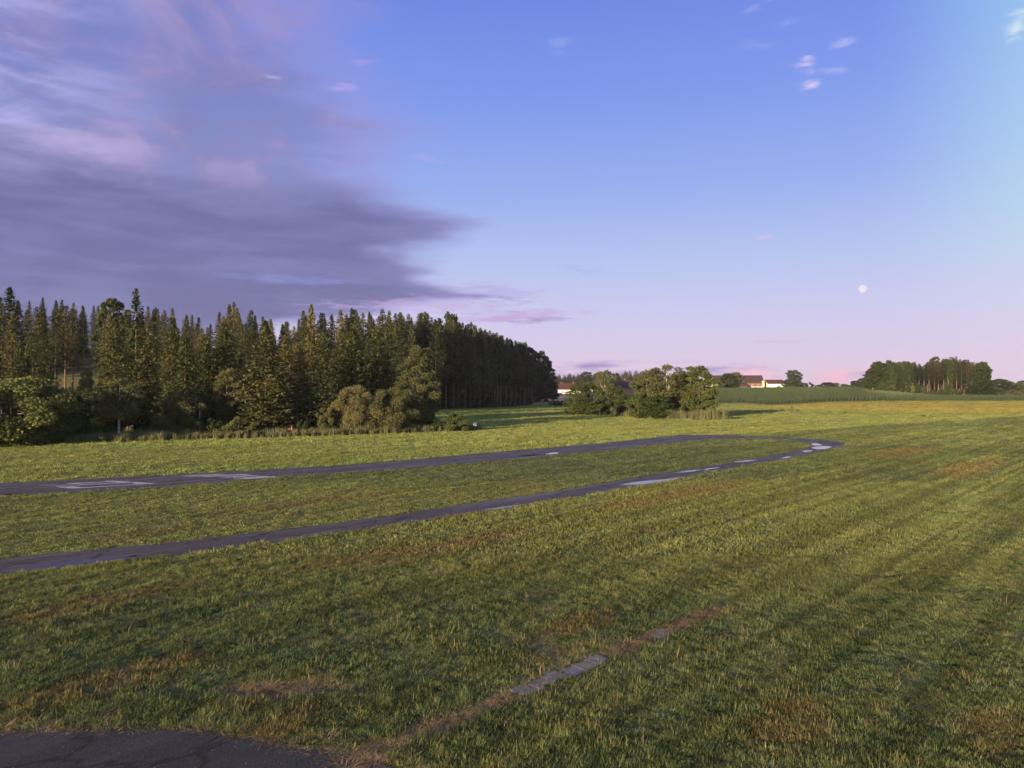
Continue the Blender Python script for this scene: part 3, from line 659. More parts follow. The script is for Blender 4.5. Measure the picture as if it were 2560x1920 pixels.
# middle clump with its own trees
mid = [('bl1', 1460, 958, 1034, 80, BL, 'rounded leafy tree at the left end of the clump in the middle of the fields', 'tree', 200),
 ('wil2', 1512, 928, 1028, 50, BL, 'taller light yellow-green tree behind the left end of the middle clump', 'tree', 238),
 ('dk1', 1540, 968, 1028, 48, BL, 'small dark tree in front of the red roof in the middle clump', 'tree', 225),
 ('bl1', 1606, 948, 1046, 40, BL, 'leafy tree closing the left side of the tallest group in the middle', 'tree', 184),
 ('bl2', 1716, 930, 1046, 70, BL, 'narrow dark-green tree pressed against the dense one at the right end', 'tree', 179),
 ('bush2', 1500, 995, 1036, 60, SH, 'dark shrub between the rounded leafy tree and the big pale tree of the middle clump', 'bush', 196),
 ('dk1', 1562, 985, 1038, 60, SH, 'dark green shrub at the left foot of the big pale tree in the middle clump', 'bush', 192),
 ('wil2', 1625, 925, 1045, 84, BL, 'pale drooping tree forming the left half of the tallest group in the middle', 'tree', 178),
 ('lean', 1662, 914, 1046, 80, 'birch_tree', 'open-crowned birch with a pale leaning trunk in the middle clump', 'tree', 176),
 ('bl2', 1745, 917, 1046, 92, BL, 'dense dark-green tree at the right end of the middle clump', 'tree', 176),
 ('bl1', 1702, 940, 1046, 70, BL, 'leafy tree between the leaning birch and the dense tree at the right end', 'tree', 182),
 ('dk1', 1640, 990, 1050, 80, SH, 'dark rounded shrub in front of the leaning birch', 'bush', 170),
 ('bush1', 1595, 985, 1048, 56, SH, 'green shrub under the drooping pale tree', 'bush', 174),
 ('bush3', 1765, 1010, 1046, 50, SH, 'brownish shrub at the right foot of the dense dark-green tree', 'bush', 173),
 ('bush1', 1700, 1015, 1048, 50, SH, 'low green shrub between the leaning birch and the dense tree', 'bush', 173)]
for k, px, yt, yb, wp, nm, lb, ct, Y in mid: ptree(k, px, yt, yb, wp * .98, Y, name=nm, label=lb, cat=ct)

# the forest on the left
SKY = [(-400, 705), (-40, 730), (25, 722), (60, 742), (110, 742), (150, 742), (190, 752), (205, 765), (230, 760), (275, 752), (320, 760), (365, 765), (400, 768), (450, 772), (500, 785), (545, 782), (582, 753), (605, 762), (630, 770), (665, 780), (690, 806),
       (710, 786), (740, 790), (778, 758), (810, 770), (860, 768), (890, 762), (930, 772), (965, 768), (1000, 776), (1040, 782), (1065, 776), (1100, 792), (1134, 784), (1170, 800), (1200, 818), (1225, 824), (1262, 838), (1290, 850), (1320, 864), (1345, 874), (1370, 905), (1400, 960)]
def sky_y(px): return float(np.interp(px, [p[0] for p in SKY], [p[1] for p in SKY]))
rg = random.Random(77); forest = []
def frow(pts, sp, dy, kinds, lo, jit=1.2, hi=60, skip=None, rank='back-rank'):
    P = [Vector(p) for p in pts]; d = 0
    for a_, b_ in zip(P[:-1], P[1:]):
        L = (b_ - a_).length; k = int(L / sp)
        for i in range(k):
            q = a_.lerp(b_, (i + .5) / k) + Vector((rg.uniform(-jit, jit), rg.uniform(-jit, jit)))
            px = CX + F * q.x / q.y
            if px < -260: continue
            if skip and skip(px, q.y): continue
            yt = sky_y(px) + dy + lo * rg.random() ** 1.4
            top = XZ(px, yt, q.y)[1]; h = min(max(top - h1(q.x, q.y), 8), hi)
            forest.append((q.x, q.y, h, rg.choice(kinds), rank))
cl = lambda px, y: (118 < px < 262 and y < 262)
at = lambda px, Y: (PXX(px, Y), Y)
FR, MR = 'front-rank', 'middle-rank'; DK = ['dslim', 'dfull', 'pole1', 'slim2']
frow([at(-200, 128), at(260, 132), at(620, 138), at(960, 150)], 6.5, 55, ['full2', 'slim1', 'slim2', 'full1'], 70, skip=cl, rank=FR)
frow([at(-200, 150), at(300, 155), at(700, 165), at(1010, 190)], 6, 30, ['slim1', 'slim2', 'full2'], 50, skip=cl, rank=FR)
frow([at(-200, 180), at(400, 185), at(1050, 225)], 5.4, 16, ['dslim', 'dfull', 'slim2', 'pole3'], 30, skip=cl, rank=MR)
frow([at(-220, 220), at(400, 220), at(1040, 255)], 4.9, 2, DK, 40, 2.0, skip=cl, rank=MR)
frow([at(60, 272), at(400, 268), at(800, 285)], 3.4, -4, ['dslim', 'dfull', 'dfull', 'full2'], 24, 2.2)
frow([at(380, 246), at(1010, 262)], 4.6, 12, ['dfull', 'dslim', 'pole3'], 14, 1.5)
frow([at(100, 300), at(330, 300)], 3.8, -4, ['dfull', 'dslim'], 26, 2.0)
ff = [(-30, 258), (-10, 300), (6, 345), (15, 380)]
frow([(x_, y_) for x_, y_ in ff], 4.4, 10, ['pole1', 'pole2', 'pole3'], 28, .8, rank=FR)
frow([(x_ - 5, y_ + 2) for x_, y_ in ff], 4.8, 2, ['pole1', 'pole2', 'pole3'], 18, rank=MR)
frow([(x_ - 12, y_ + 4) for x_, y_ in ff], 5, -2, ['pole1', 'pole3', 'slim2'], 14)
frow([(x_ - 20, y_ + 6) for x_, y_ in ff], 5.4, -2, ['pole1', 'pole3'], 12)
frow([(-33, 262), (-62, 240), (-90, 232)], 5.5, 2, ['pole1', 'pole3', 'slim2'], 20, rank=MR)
ORD = ['first', 'second', 'third', 'fourth', 'fifth', 'sixth', 'seventh', 'eighth', 'ninth', 'tenth', 'eleventh', 'twelfth', 'thirteenth', 'fourteenth', 'fifteenth', 'sixteenth', 'seventeenth', 'eighteenth', 'nineteenth', 'twentieth']
def number_off(items, zones, noun):
    """items: (object, px, rank); each is told apart by its order from the left within the zone next to a landmark"""
    d = {}
    for o, px, rank in items:
        z = next((t for lim, t in zones if px < lim), zones[-1][1]); d.setdefault((rank, z), []).append((px, o))
    for (rank, z), l in d.items():
        for i, (px, o) in enumerate(sorted(l, key=lambda q: q[0])): o['label'] = ('%s %s %s from left %s' % (ORD[min(i, 19)], rank, noun, z)).replace('  ', ' ')
fo_l, fo_b = [], []
print('forest', len(forest), file=__import__('sys').stderr)
for x_, y_, h, k, rank in forest:
    left = x_ < -34
    o = tree(k, x_, y_, h, rg.uniform(1.0, 1.3), name=SP, cat='tree', group='spruces of the hillside forest at the left' if left else 'spruces of the tall shaded forest block')
    (fo_l if left else fo_b).append((o, CX + F * x_ / y_, rank))
number_off(fo_l, [(50, 'above the large round leafy tree'), (130, 'left of the hillside clearing'), (260, 'behind the hillside clearing'), (330, 'behind the birch'), (400, 'behind the tallest spruce'), (480, 'behind the pale willow bush'), (540, 'behind the bare pole'), (620, 'behind the round-headed pale tree'),
   (700, 'behind the big sunlit pyramid spruce'), (770, 'behind the orange shed'), (850, 'behind the slender sunlit spruce'), (930, 'behind the left big willow bush'), (1000, 'behind the right big willow bush'), (9999, 'behind the column-shaped tree')], 'forest spruce')
number_off(fo_b, [(1100, 'just right of the column-shaped tree'), (1150, 'above the spiky lone shrub'), (1200, 'above the white marker board'), (1250, 'midway along the shaded block'), (1300, 'near the forest corner'), (9999, 'at the forest corner')], 'dark spruce')
ptree('bl4', 275, 750, 0, 62, 212, name=BL, label='round dark broadleaf crown on the forest skyline left of the tallest spruce', cat='tree')
ptree('dfull', 22, 712, 0, 84, 160, name=SP, label='broad dark spruce towering over the forest at the far left edge', cat='tree')
ptree('bl3', 1128, 786, 0, 50, 285, name=BL, label='dark broadleaf crown among the spruces above the spiky lone shrub', cat='tree')
ptree('star', 583, 752, 0, 44, 245, name=SP, label='dark open-branched spruce on the skyline left of the big pyramid spruce', cat='tree')
ptree('star', 778, 757, 0, 50, 235, name=SP, label='pointed open-branched spruce on the skyline above the slender sunlit spruce', cat='tree')
# broadleaf trees closing the forest at its right end, and undergrowth
for i, (px, yt, Y, wp) in enumerate([(1318, 868, 372, 46), (1350, 880, 384, 52), (1368, 902, 380, 34), (1300, 858, 362, 50), (1383, 955, 376, 26), (1338, 905, 374, 60), (1362, 940, 377, 46)]):
    ptree(['bl4', 'bl3'][i % 2], px, yt, 0, wp, Y, name=BL, label=['dark broadleaf tree just left of the forest corner', 'dark broadleaf tree filling the rounded right corner of the forest', 'outermost tall dark broadleaf tree of the forest, leaning out to the right',
          'dark broadleaf tree joining the spruces near the forest corner', 'low drooping dark broadleaf tree at the forest corner, its boughs in front of the farm', 'middle-height dark broadleaf tree at the forest corner', 'low broad dark tree at the foot of the forest corner'][i], cat='tree')
ub = []
for i in range(40):
    t = (i % 20) / 19; x_, y_ = np.interp(t * 3, [0, 1, 2, 3], [p[0] for p in ff]) + rg.uniform(-2, .8), np.interp(t * 3, [0, 1, 2, 3], [p[1] for p in ff])
    x_ -= 1 + (i // 20) * 9
    o = tree(rg.choice(['bush2', 'dk1', 'bush2']), x_, y_, rg.uniform(2.2, 5.0) + (i // 20) * 2.5, 1.2, name=SH, cat='bush', group='undergrowth along the tall forest block'); ub.append((o, CX + F * x_ / y_, ['front-rank', 'back-rank'][i // 20]))
number_off(ub, [(1120, 'left of the spiky lone shrub'), (1200, 'left of the white marker board'), (9999, 'toward the forest corner')], 'undergrowth shrub')
ub = []
for i in range(26):
    px = -120 + i * 44; Y = 122 + rg.uniform(-4, 14)
    o = tree(rg.choice(['bush2', 'dk1', 'bush2', 'dk1']), PXX(px, Y), Y, rg.uniform(3, 7.5), 1.0, name=SH, cat='bush', group='undergrowth under the hillside forest'); ub.append((o, px, 'shaded'))
number_off(ub, [(250, 'below the hillside clearing'), (500, 'between birch and pole'), (780, 'behind the orange shed'), (9999, 'behind the big willow bushes')], 'undergrowth shrub')
for i, (px, Y, h) in enumerate([(216, 205, 7), (165, 190, 4), (262, 215, 7), (128, 200, 6), (185, 168, 5), (250, 170, 6)]):
    tree(['bl1', 'bush1', 'dk1'][i % 3], PXX(px, Y), Y, h, 1.0, name=SH, label=['round green bush standing in the bright hillside clearing', 'small green bush at the lower left of the hillside clearing', 'dark bush at the right rim of the hillside clearing', 'leafy bush at the left rim of the hillside clearing', 'small bush below the middle of the hillside clearing', 'dark bush below the right of the hillside clearing'][i], cat='bush')
for i, (px, Y, yt) in enumerate([(163, 150, 760), (181, 160, 770), (138, 145, 765)]):
    ptree('pole2', px, yt, 0, 46, Y, name=SP, label=['slim spruce whose bare trunk crosses the left of the hillside clearing', 'slim spruce whose bare trunk crosses the middle of the hillside clearing', 'slim spruce with a bare trunk at the left rim of the hillside clearing'][i], cat='tree')
# the wood on the right
RW = [(2160, 950), (2175, 915), (2196, 895), (2215, 905), (2230, 896), (2285, 897), (2300, 908), (2322, 893), (2350, 892), (2385, 884), (2410, 897), (2437, 896), (2462, 904), (2476, 922), (2490, 930)]
rwy = lambda px: float(np.interp(px, [p[0] for p in RW], [p[1] for p in RW]))
wl = []
for Y, sp, dy in [(462, 11, 6), (476, 10, 0), (494, 9, 0)]:
    px = 2172 + rg.uniform(0, 6)
    while px < 2470:
        br = px < 2280 or px > 2450
        k = rg.choice(['bl4', 'bl4', 'bl3']) if br else rg.choice(['pole1', 'pole2', 'pole2'])
        if not br and rg.random() < .12: k = 'bl4'
        o = ptree(k, px, rwy(px) + dy + rg.uniform(0, 12) + (8 if rg.random() < .3 else 0), 0, rg.uniform(17, 25) if k[0] == 'b' else 20, Y, name=BL if k[0] == 'b' else SP,
              cat='tree', group='leafy trees of the wood on the right' if k[0] == 'b' else 'conifers of the wood on the right')
        wl.append((o, px, {462: 'front-row', 476: 'middle-row', 494: 'back-row'}[Y] + (' leafy tree' if k[0] == 'b' else ' bare-trunked conifer')))
        px += sp * rg.uniform(.8, 1.2)
for px in range(2290, 2470, 16):
    o = tree('dk1', PXX(px, 500), 500, rg.uniform(7, 10), 1.0, name=BL, cat='tree', group='leafy trees of the wood on the right'); wl.append((o, px, 'low background leafy tree'))
number_off(wl, [(2240, 'in the left third of the right-hand wood'), (2300, 'left of the bare trunks in the right-hand wood'), (2380, 'in the middle of the right-hand wood'), (9999, 'in the right end of the right-hand wood')], '')
wl = []
ptree('bl3', 2452, 915, 0, 50, 458, name=BL, label='big dark round tree at the shaded right end of the wood on the right', cat='tree')
ptree('bl3', 2452, 955, 0, 50, 455, name=BL, label='lower dark tree in front of the shaded right end of the wood', cat='tree')
ptree('bl4', 2182, 925, 0, 28, 455, name=BL, label='sunlit olive tree at the left end of the wood on the right', cat='tree')
for i in range(20):
    px = 2195 + i * 11 + rg.uniform(-3, 3); k = rg.choice(['bush1', 'dk1', 'bush2', 'bush2'])
    if px > 2405: continue
    o = tree(k, PXX(px, 452), 452 + rg.uniform(-3, 5), rg.uniform(5, 8) * (1 if px < 2290 else .65), 1.0, name=SH, cat='bush', group='shrubs at the foot of the wood on the right'); wl.append((o, px, 'thicket'))
number_off(wl, [(9999, 'along the foot of the right-hand wood')], 'shrub')
hb_ = []
for i, (px, yt, wp, Y, k, lb) in enumerate([(2505, 948, 54, 500, 'bl3', 'dark round tree just right of the wood at the right'), (2545, 958, 50, 505, 'bl1', 'brownish tree right of the dark round one near the right edge'),
    (2585, 955, 50, 520, 'bl1', 'leafy tree cut by the right edge of the picture'), (2524, 955, 30, 560, 'bl4', 'bluish distant tree behind the dark round one near the right edge'), (2556, 952, 26, 570, 'bl4', 'bluish distant tree at the right edge'),
    (2498, 978, 30, 470, 'bush2', 'low dark bush at the foot of the dark round tree near the right edge'),
    (2528, 975, 40, 480, 'bush3', 'low brownish bush near the right edge'),
    (2068, 956, 36, 760, 'bl3', 'distant low tree leftmost of the three on the cornfield skyline'), (2088, 957, 22, 770, 'bl1', 'distant small tree touching the low one on the cornfield skyline'), (2112, 960, 18, 800, 'bl3', 'smallest distant tree alone on the cornfield skyline'),
    (2140, 952, 30, 700, 'bl3', 'dark tree on the skyline left of the wood on the right'), (2155, 946, 22, 690, 'bl4', 'taller bluish tree close to the left end of the wood'), (2168, 950, 26, 640, 'bl3', 'dark tree overlapping the left end of the wood'),
    (1985, 926, 36, 590, 'bl3', 'free-standing oval tree right of the farm buildings on the skyline'), (2018, 956, 30, 592, 'bush2', 'low bush right of the free-standing oval tree'), (2040, 962, 24, 600, 'bush2', 'lowest bush on the skyline right of the farm'),
    (1962, 960, 30, 586, 'bush1', 'low bush between the white farm building and the oval tree'),
    (1818, 934, 42, 585, 'bl3', 'dark green round tree in front of the long farm roof'), (1838, 931, 34, 596, 'bl1', 'lighter tree right behind the dark green round tree at the farm'),
    (1795, 950, 20, 560, 'bush1', 'small bright tree left of the dark round tree at the farm')]):
    ptree(k, px, yt, 0, wp, Y, name=SH if 'bush' in k else BL, label=lb, cat='bush' if 'bush' in k else 'tree')
for i in range(9):
    px = 1382 + i * 9; Y = 338 + i * 1.5
    o = tree('bush2', PXX(px, Y), Y, 2.6, 1.4, name=SH, cat='bush', group='hedge bushes before the brown field'); hb_.append((o, px, 'dark'))
number_off(hb_, [(9999, 'in the shade before the brown field')], 'hedge bush')
hb_ = []
for px, yt, Y in [(1465, 930, 800), (1500, 932, 780), (1537, 934, 790)]:
    o = ptree('bl4', px, yt, 0, 30, Y, name=BL, cat='tree', group='round trees before the far forest'); hb_.append((o, px, 'distant'))
number_off(hb_, [(9999, 'rising above the far spruce forest')], 'round-headed tree')
hb_ = []
ptree('bush3', 1979, 1014, 1032, 9, name=SH, label='tiny lone weed bush on the field edge before the maize', cat='bush')
for px in (1955, 1972, 1995, 2075, 2112, 2308): 
    x_, y_ = G(px, 1026 + (px - 1955) * .045)
    o = tree('bush2', x_, y_, .55, 2.2, name='weed_clump', cat='weeds', group='weed clumps on the field margin'); hb_.append((o, px, 'low dark'))
number_off(hb_, [(9999, 'on the margin between the two fields')], 'weed clump')
# ---------------------------------------------------------------- scattered stuff (geometry nodes on vertex clouds)
def proto_col(name, meshes):
    c_ = bpy.data.collections.new(name)
    for i, me in enumerate(meshes):
        o = bpy.data.objects.new('%s_%02d' % (name, i), me); c_.objects.link(o)
    return c_
def scatter(name, P, rot, scl, idx, coll, kind='stuff'):
    me = bpy.data.meshes.new(name); me.vertices.add(len(P)); me.vertices.foreach_set('co', np.asarray(P, np.float32).ravel())
    a_ = me.attributes.new('rot', 'FLOAT_VECTOR', 'POINT'); a_.data.foreach_set('vector', np.asarray(rot, np.float32).ravel())
    a_ = me.attributes.new('scl', 'FLOAT_VECTOR', 'POINT'); a_.data.foreach_set('vector', np.asarray(scl, np.float32).ravel())
    a_ = me.attributes.new('idx', 'INT', 'POINT'); a_.data.foreach_set('value', np.asarray(idx, np.int32))
    me.update(); o = link(name, me)
    ng = bpy.data.node_groups.new(name + '_scatter', 'GeometryNodeTree')
    ng.interface.new_socket('Geometry', in_out='INPUT', socket_type='NodeSocketGeometry'); ng.interface.new_socket('Geometry', in_out='OUTPUT', socket_type='NodeSocketGeometry')
    gi = ng.nodes.new('NodeGroupInput'); go = ng.nodes.new('NodeGroupOutput'); ip = ng.nodes.new('GeometryNodeInstanceOnPoints'); ci = ng.nodes.new('GeometryNodeCollectionInfo')
    ci.inputs['Collection'].default_value = coll; ci.inputs['Separate Children'].default_value = True; ci.inputs['Reset Children'].default_value = True
    def na(n_, t_):
        q = ng.nodes.new('GeometryNodeInputNamedAttribute'); q.data_type = t_; q.inputs['Name'].default_value = n_; return q.outputs[0]
    L = ng.links.new
    L(gi.outputs[0], ip.inputs['Points']); L(ci.outputs[0], ip.inputs['Instance']); ip.inputs['Pick Instance'].default_value = True
    L(na('idx', 'INT'), ip.inputs['Instance Index']); L(na('scl', 'FLOAT_VECTOR'), ip.inputs['Scale'])
    er = ng.nodes.new('FunctionNodeEulerToRotation'); L(na('rot', 'FLOAT_VECTOR'), er.inputs[0]); L(er.outputs[0], ip.inputs['Rotation'])
    L(ip.outputs[0], go.inputs[0])
    md = o.modifiers.new('scatter', 'NODES'); md.node_group = ng
    if kind: o['kind'] = kind
    return o
def tuft(seed, n=26, h=.16, spread=.10, w=.007, lean=.5, mat='blades', flat=False):
    r = np.random.RandomState(seed); V = []; Fs = []
    for i in range(n):
        a = r.rand() * 6.28; rr = spread * math.sqrt(r.rand()); bx, by = math.cos(a) * rr, math.sin(a) * rr
        hh = h * r.uniform(.45, 1.15); la = a + r.uniform(-1.2, 1.2); l = lean * r.uniform(.2, 1.2)
        if flat: hh *= 1.6; l = r.uniform(2.5, 7)
        ux, uy = math.cos(la), math.sin(la); wx, wy = -uy, ux; ww = w * r.uniform(.7, 1.4)
        hz = hh / math.sqrt(1 + l * l)
        b = len(V)
        for f, wf in ((0, 1), (.4, .95), (.75, .65), (1.0, .08)):
            ox = ux * l * hz * f ** 1.7; oy = uy * l * hz * f ** 1.7; z = hz * f * (1 - .12 * f * l) + (.004 if flat else -.01)
            V += [(bx + ox - wx * ww * wf, by + oy - wy * ww * wf, z), (bx + ox + wx * ww * wf, by + oy + wy * ww * wf, z)]
        for k in range(3): Fs.append((b + 2 * k, b + 2 * k + 1, b + 2 * k + 3, b + 2 * k + 2))
    return mesh_np('tuft', V, Fs, M[mat])
fine_t = [tuft(100 + i, 46, .15, .15, .0032, .6) for i in range(5)] + [tuft(110 + i, 30, .20, .10, .0045, 1.0) for i in range(3)]
mid_t = [tuft(120 + i, 34, .17, .28, .010, .5) for i in range(4)]
far_t = [tuft(130 + i, 40, .26, .55, .018, .35) for i in range(4)]
straw_t = [tuft(140 + i, 26, .13, .14, .0035, 1, 'straw', True) for i in range(3)]
M['weed'] = foliage('weed_leaves', (.040, .075, .022), (.075, .110, .032), (.090, .105, .035), .25)
def rosette(seed, n=12, r0=.12):
    r = np.random.RandomState(seed); V, Fs = [], []
    for i in range(n):
        a = r.rand() * 6.28; L = r0 * r.uniform(.6, 1.2); ux, uy = math.cos(a), math.sin(a); b = len(V); w = r0 * .17
        for f, wf, z in ((0, .3, .01), (.4, 1, .05), (.8, .9, .06), (1.05, .1, .035)):
            V += [(ux * L * f - uy * w * wf, uy * L * f + ux * w * wf, z * r.uniform(.7, 1.3)), (ux * L * f + uy * w * wf, uy * L * f - ux * w * wf, z * r.uniform(.7, 1.3))]
        for k in range(3): Fs.append((b + 2 * k, b + 2 * k + 1, b + 2 * k + 3, b + 2 * k + 2))
    return mesh_np('tuft', V, Fs, M['weed'])
weed_t = [rosette(160), rosette(161, 16, .15), tuft(162, 7, .36, .12, .0022, .35, 'straw'), tuft(163, 5, .42, .16, .0022, .4, 'straw')]
cg = proto_col('grass_tufts', fine_t + mid_t + far_t + straw_t + weed_t)         # 0-7 fine, 8-11 mid, 12-15 far, 16-18 straw
nr = np.random.RandomState(5)
def sample(y0, y1, dens, um=.80, x_pad=2.0):
    A = um * (y1 ** 2 - y0 ** 2) + 2 * x_pad * (y1 - y0); n = int(A * dens)
    y = y0 + (y1 - y0) * nr.rand(int(n * 2.2)); w = um * y + x_pad; k = nr.rand(len(y)) < w / w.max(); y = y[k][:n]; w = w[k][:n]
    return (nr.rand(len(y)) * 2 - 1) * w, y
def fbm(x, y, s, seed=0.0):
    return np.array([mnoise.fractal(Vector((a * s, b * s, seed)), .7, 2.0, 3) for a, b in zip(x, y)])
def path_mask(x, y):
    rx, ry = x - PA.x, y - PA.y; s = rx * PDIR.x + ry * PDIR.y; t = rx * PN.x + ry * PN.y
    return (s > -.3) & (s < PLEN), t
def pix_ell(x, y, px, py, a, b, ang=0.0):
    cx_, cy_ = G(px, py); ca, sa = math.cos(R(ang)), math.sin(R(ang))
    X = (x - cx_) * ca + (y - cy_) * sa; Y = (y - cy_) * ca - (x - cx_) * sa
    return np.sqrt((X / a) ** 2 + (Y / b) ** 2)
PP, RR, SS, II = [], [], [], []
def add(x, y, idx, sc, sz, tilt=.12):
    n = len(x); z = H(x, y)
    PP.append(np.stack([x, y, z], 1)); RR.append(np.stack([nr.randn(n) * tilt, nr.randn(n) * tilt, nr.rand(n) * 6.28], 1)); SS.append(np.stack([sc, sc, sz], 1)); II.append(idx)
for (y0, y1, dens, ids, s0) in [(6.5, 14, 110, (0, 8), 1.0), (14, 26, 50, (0, 8), 1.15), (26, 48, 17, (8, 12), 1.15), (48, 80, 5.0, (8, 12), 1.9), (80, 128, 1.7, (12, 16), 1.3), (128, 200, .6, (12, 16), 2.0), (200, 372, .24, (12, 16), 3.0)]:
    x, y = sample(y0, y1, dens)
    paved = inside(x, y, poly_paved) & ~inside(x, y, poly_infield)
    apr = inside(x, y, poly_apron) if y0 < 15 else np.zeros(len(x), bool)
    on, t = path_mask(x, y); onp = on & (np.abs(t + .05 * np.sin(x * 5)) < .27) if y0 < 30 else np.zeros(len(x), bool)
    infield = inside(x, y, poly_infield)
    if y0 < 30: n1_ = fbm(x, y, .55, 1.0); n2_ = fbm(x, y, 2.2, 7.0)
    else: n1_ = fbm(x, y, .16, 1.0); n2_ = nr.randn(len(x)) * .3
    dead = np.zeros(len(x), bool)
    if y0 < 15: dead = (pix_ell(x, y, 695, 1728, .98, .40, 8) + n2_ * .25) < 1.15
    dens_k = nr.rand(len(x)) < (.95 + .35 * n1_)
    keep = ~paved & ~apr & ~onp & ~dead & dens_k
    if y1 > 120: keep &= ~((x < np.interp(y, [85, 95, 120, 125, 260, 300, 345, 385], [-62, -45, -5, -32, -32, -12, 4, 12])) & (y > 84))
    farz = (y > 60) & ~infield
    k = keep
    hs_ = (.56 + .28 * n1_ + .22 * n2_) * (.75 + .5 * nr.rand(len(x)))
    hs_ = np.where(infield, hs_ * .62, hs_)
    # taller tufts beside the path and tarmac edges
    hs_ = np.where(on & (np.abs(t) < .7), hs_ * 1.15, hs_)
    sc = s0 * (.8 + .45 * nr.rand(len(x)))
    ix = nr.randint(ids[0], ids[1], len(x))
    if y0 < 40:
        u_ = nr.rand(len(x)); wp_ = .03 + .10 * (fbm(x, y, .8, 21.0) > .25)
        ix = np.where(u_ < wp_, nr.randint(19, 21, len(x)), np.where(u_ > .975, nr.randint(21, 23, len(x)), ix))
        ix = np.where((u_ > .90) & (u_ < .95) & (n1_ < -.15), nr.randint(16, 19, len(x)), ix)
    add(x[k], y[k], ix[k], sc[k], np.clip(hs_, .22, 2.0)[k] * (1 if s0 < 1.5 else 1.0))
scatter('grass', np.concatenate(PP), np.concatenate(RR), np.concatenate(SS), np.concatenate(II), cg)
# withered straw: path, dead patch, rim of the apron
PP, RR, SS, II = [], [], [], []
x, y = sample(6.5, 24, 60)
on, t = path_mask(x, y); s_ = (x - PA.x) * PDIR.x + (y - PA.y) * PDIR.y
bare = ((s_ > a0 - .05) & (s_ < a1)) | ((s_ > b0 - .3) & (s_ < b0 + .3))
k1 = on & (np.abs(t) < .30) & (~bare | (np.abs(t) > .12) & (nr.rand(len(x)) < .55) | (nr.rand(len(x)) < .10))
k2 = (pix_ell(x, y, 695, 1728, 1.05, .38, 8)) < 1.15
apn = np.array(poly_apron[:-2]); edx = np.interp(x, apn[:, 0], apn[:, 1]) if False else None
APX = np.array([p[0] for p in ap]); APY = np.array([p[1] for p in ap]); od = np.argsort(APX)
ey = np.interp(x, APX[od], APY[od]); k3 = (np.abs(y - ey - .12) < .32 * nr.rand(len(x)) + .05) & (x < 2)
kk = k1 | k2 | k3
add(x[kk], y[kk], nr.randint(16, 19, kk.sum()), .8 + .5 * nr.rand(kk.sum()), .8 + .5 * nr.rand(kk.sum()), .1)
scatter('dry_grass', np.concatenate(PP), np.concatenate(RR), np.concatenate(SS), np.concatenate(II), cg)

# reeds along the near row and the middle clump
m, T = newmat('reed_leaves'); oi = T.new('ShaderNodeObjectInfo'); rnd = E(T, oi.outputs['Random'])
out(T, leafsh(T, T.mix(rnd, (.085, .098, .045), (.165, .155, .080)), .25)); M['reed'] = m
reed_t = [tuft(150 + i, 34, 1.5, .55, .035, .22, 'reed') for i in range(4)]
cr = proto_col('reed_tufts', reed_t)
def belt(pts, depth, dens, h, name, Y0=None):
    P = [Vector(G(*p)) if Y0 is None else Vector((PXX(p[0], Y0), Y0)) for p in pts]; xs, ys = [], []
    for a_, b_ in zip(P[:-1], P[1:]):
        L = (b_ - a_).length; n = int(L * depth * dens); nrm = Vector((-(b_ - a_).y, (b_ - a_).x)).normalized()
        for _ in range(n):
            q = a_.lerp(b_, nr.rand()) + nrm * nr.rand() * depth; xs.append(q.x); ys.append(q.y)
    xs, ys = np.array(xs), np.array(ys); n = len(xs)
    sz = h / 1.5 * (.6 + .6 * nr.rand(n)) * (1 + .5 * fbm(xs, ys, .3, 3.0))
    return np.stack([xs, ys, H(xs, ys)], 1), np.stack([nr.randn(n) * .06, nr.randn(n) * .06, nr.rand(n) * 6.28], 1), np.stack([sz * .8, sz * .8, sz], 1), nr.randint(0, 4, n)
b1 = belt([(-120, 1115), (0, 1112), (250, 1107), (480, 1100), (720, 1094), (960, 1086), (1205, 1076)], 4.5, 4.6, 1.05, 'reeds')
scatter('reeds', *b1, cr)
b2 = belt([(1500, 1036), (1600, 1046), (1700, 1049), (1760, 1050), (1822, 1050)], 7, 2.4, 1.9, 'reeds')
scatter('reeds', *b2, cr)
# maize
m, T = newmat('maize_leaves'); oi = T.new('ShaderNodeObjectInfo'); rnd = E(T, oi.outputs['Random'])
out(T, leafsh(T, T.mix(rnd, (.082, .122, .056), (.165, .185, .084)), .25)); M['maize'] = m
def maize(seed):
    r = random.Random(seed); V, Fs = [], []
    for s in range(3):
        cx_, cy_ = r.uniform(-.4, .4), r.uniform(-.12, .12); hh = r.uniform(2.1, 2.6)
        b = len(V); V += [(cx_ - .03, cy_, -.1), (cx_ + .03, cy_, -.1), (cx_ + .012, cy_, hh), (cx_ - .012, cy_, hh)]; Fs.append((b, b + 1, b + 2, b + 3))
        for l in range(9):
            z = .25 + l * .23; a = (l % 2) * 3.14 + r.uniform(-.7, .7) + s; L = r.uniform(.5, .8); ux, uy = math.cos(a), math.sin(a); b = len(V)
            for f, wf in ((0, .6), (.35, 1), (.7, .8), (1, .05)):
                ox = ux * L * f; oy = uy * L * f; zz = z + L * (1.1 * f - 1.35 * f * f)
                V += [(cx_ + ox + uy * .055 * wf, cy_ + oy - ux * .055 * wf, zz), (cx_ + ox - uy * .055 * wf, cy_ + oy + ux * .055 * wf, zz)]
            for k in range(3): Fs.append((b + 2 * k, b + 2 * k + 1, b + 2 * k + 3, b + 2 * k + 2))
    return mesh_np('maize_plant', V, Fs, M['maize'])
cm = proto_col('maize_plants', [maize(i) for i in range(4)])
th = R(62); c_, s_ = math.cos(th), math.sin(th)          # row direction
xs, ys = [], []
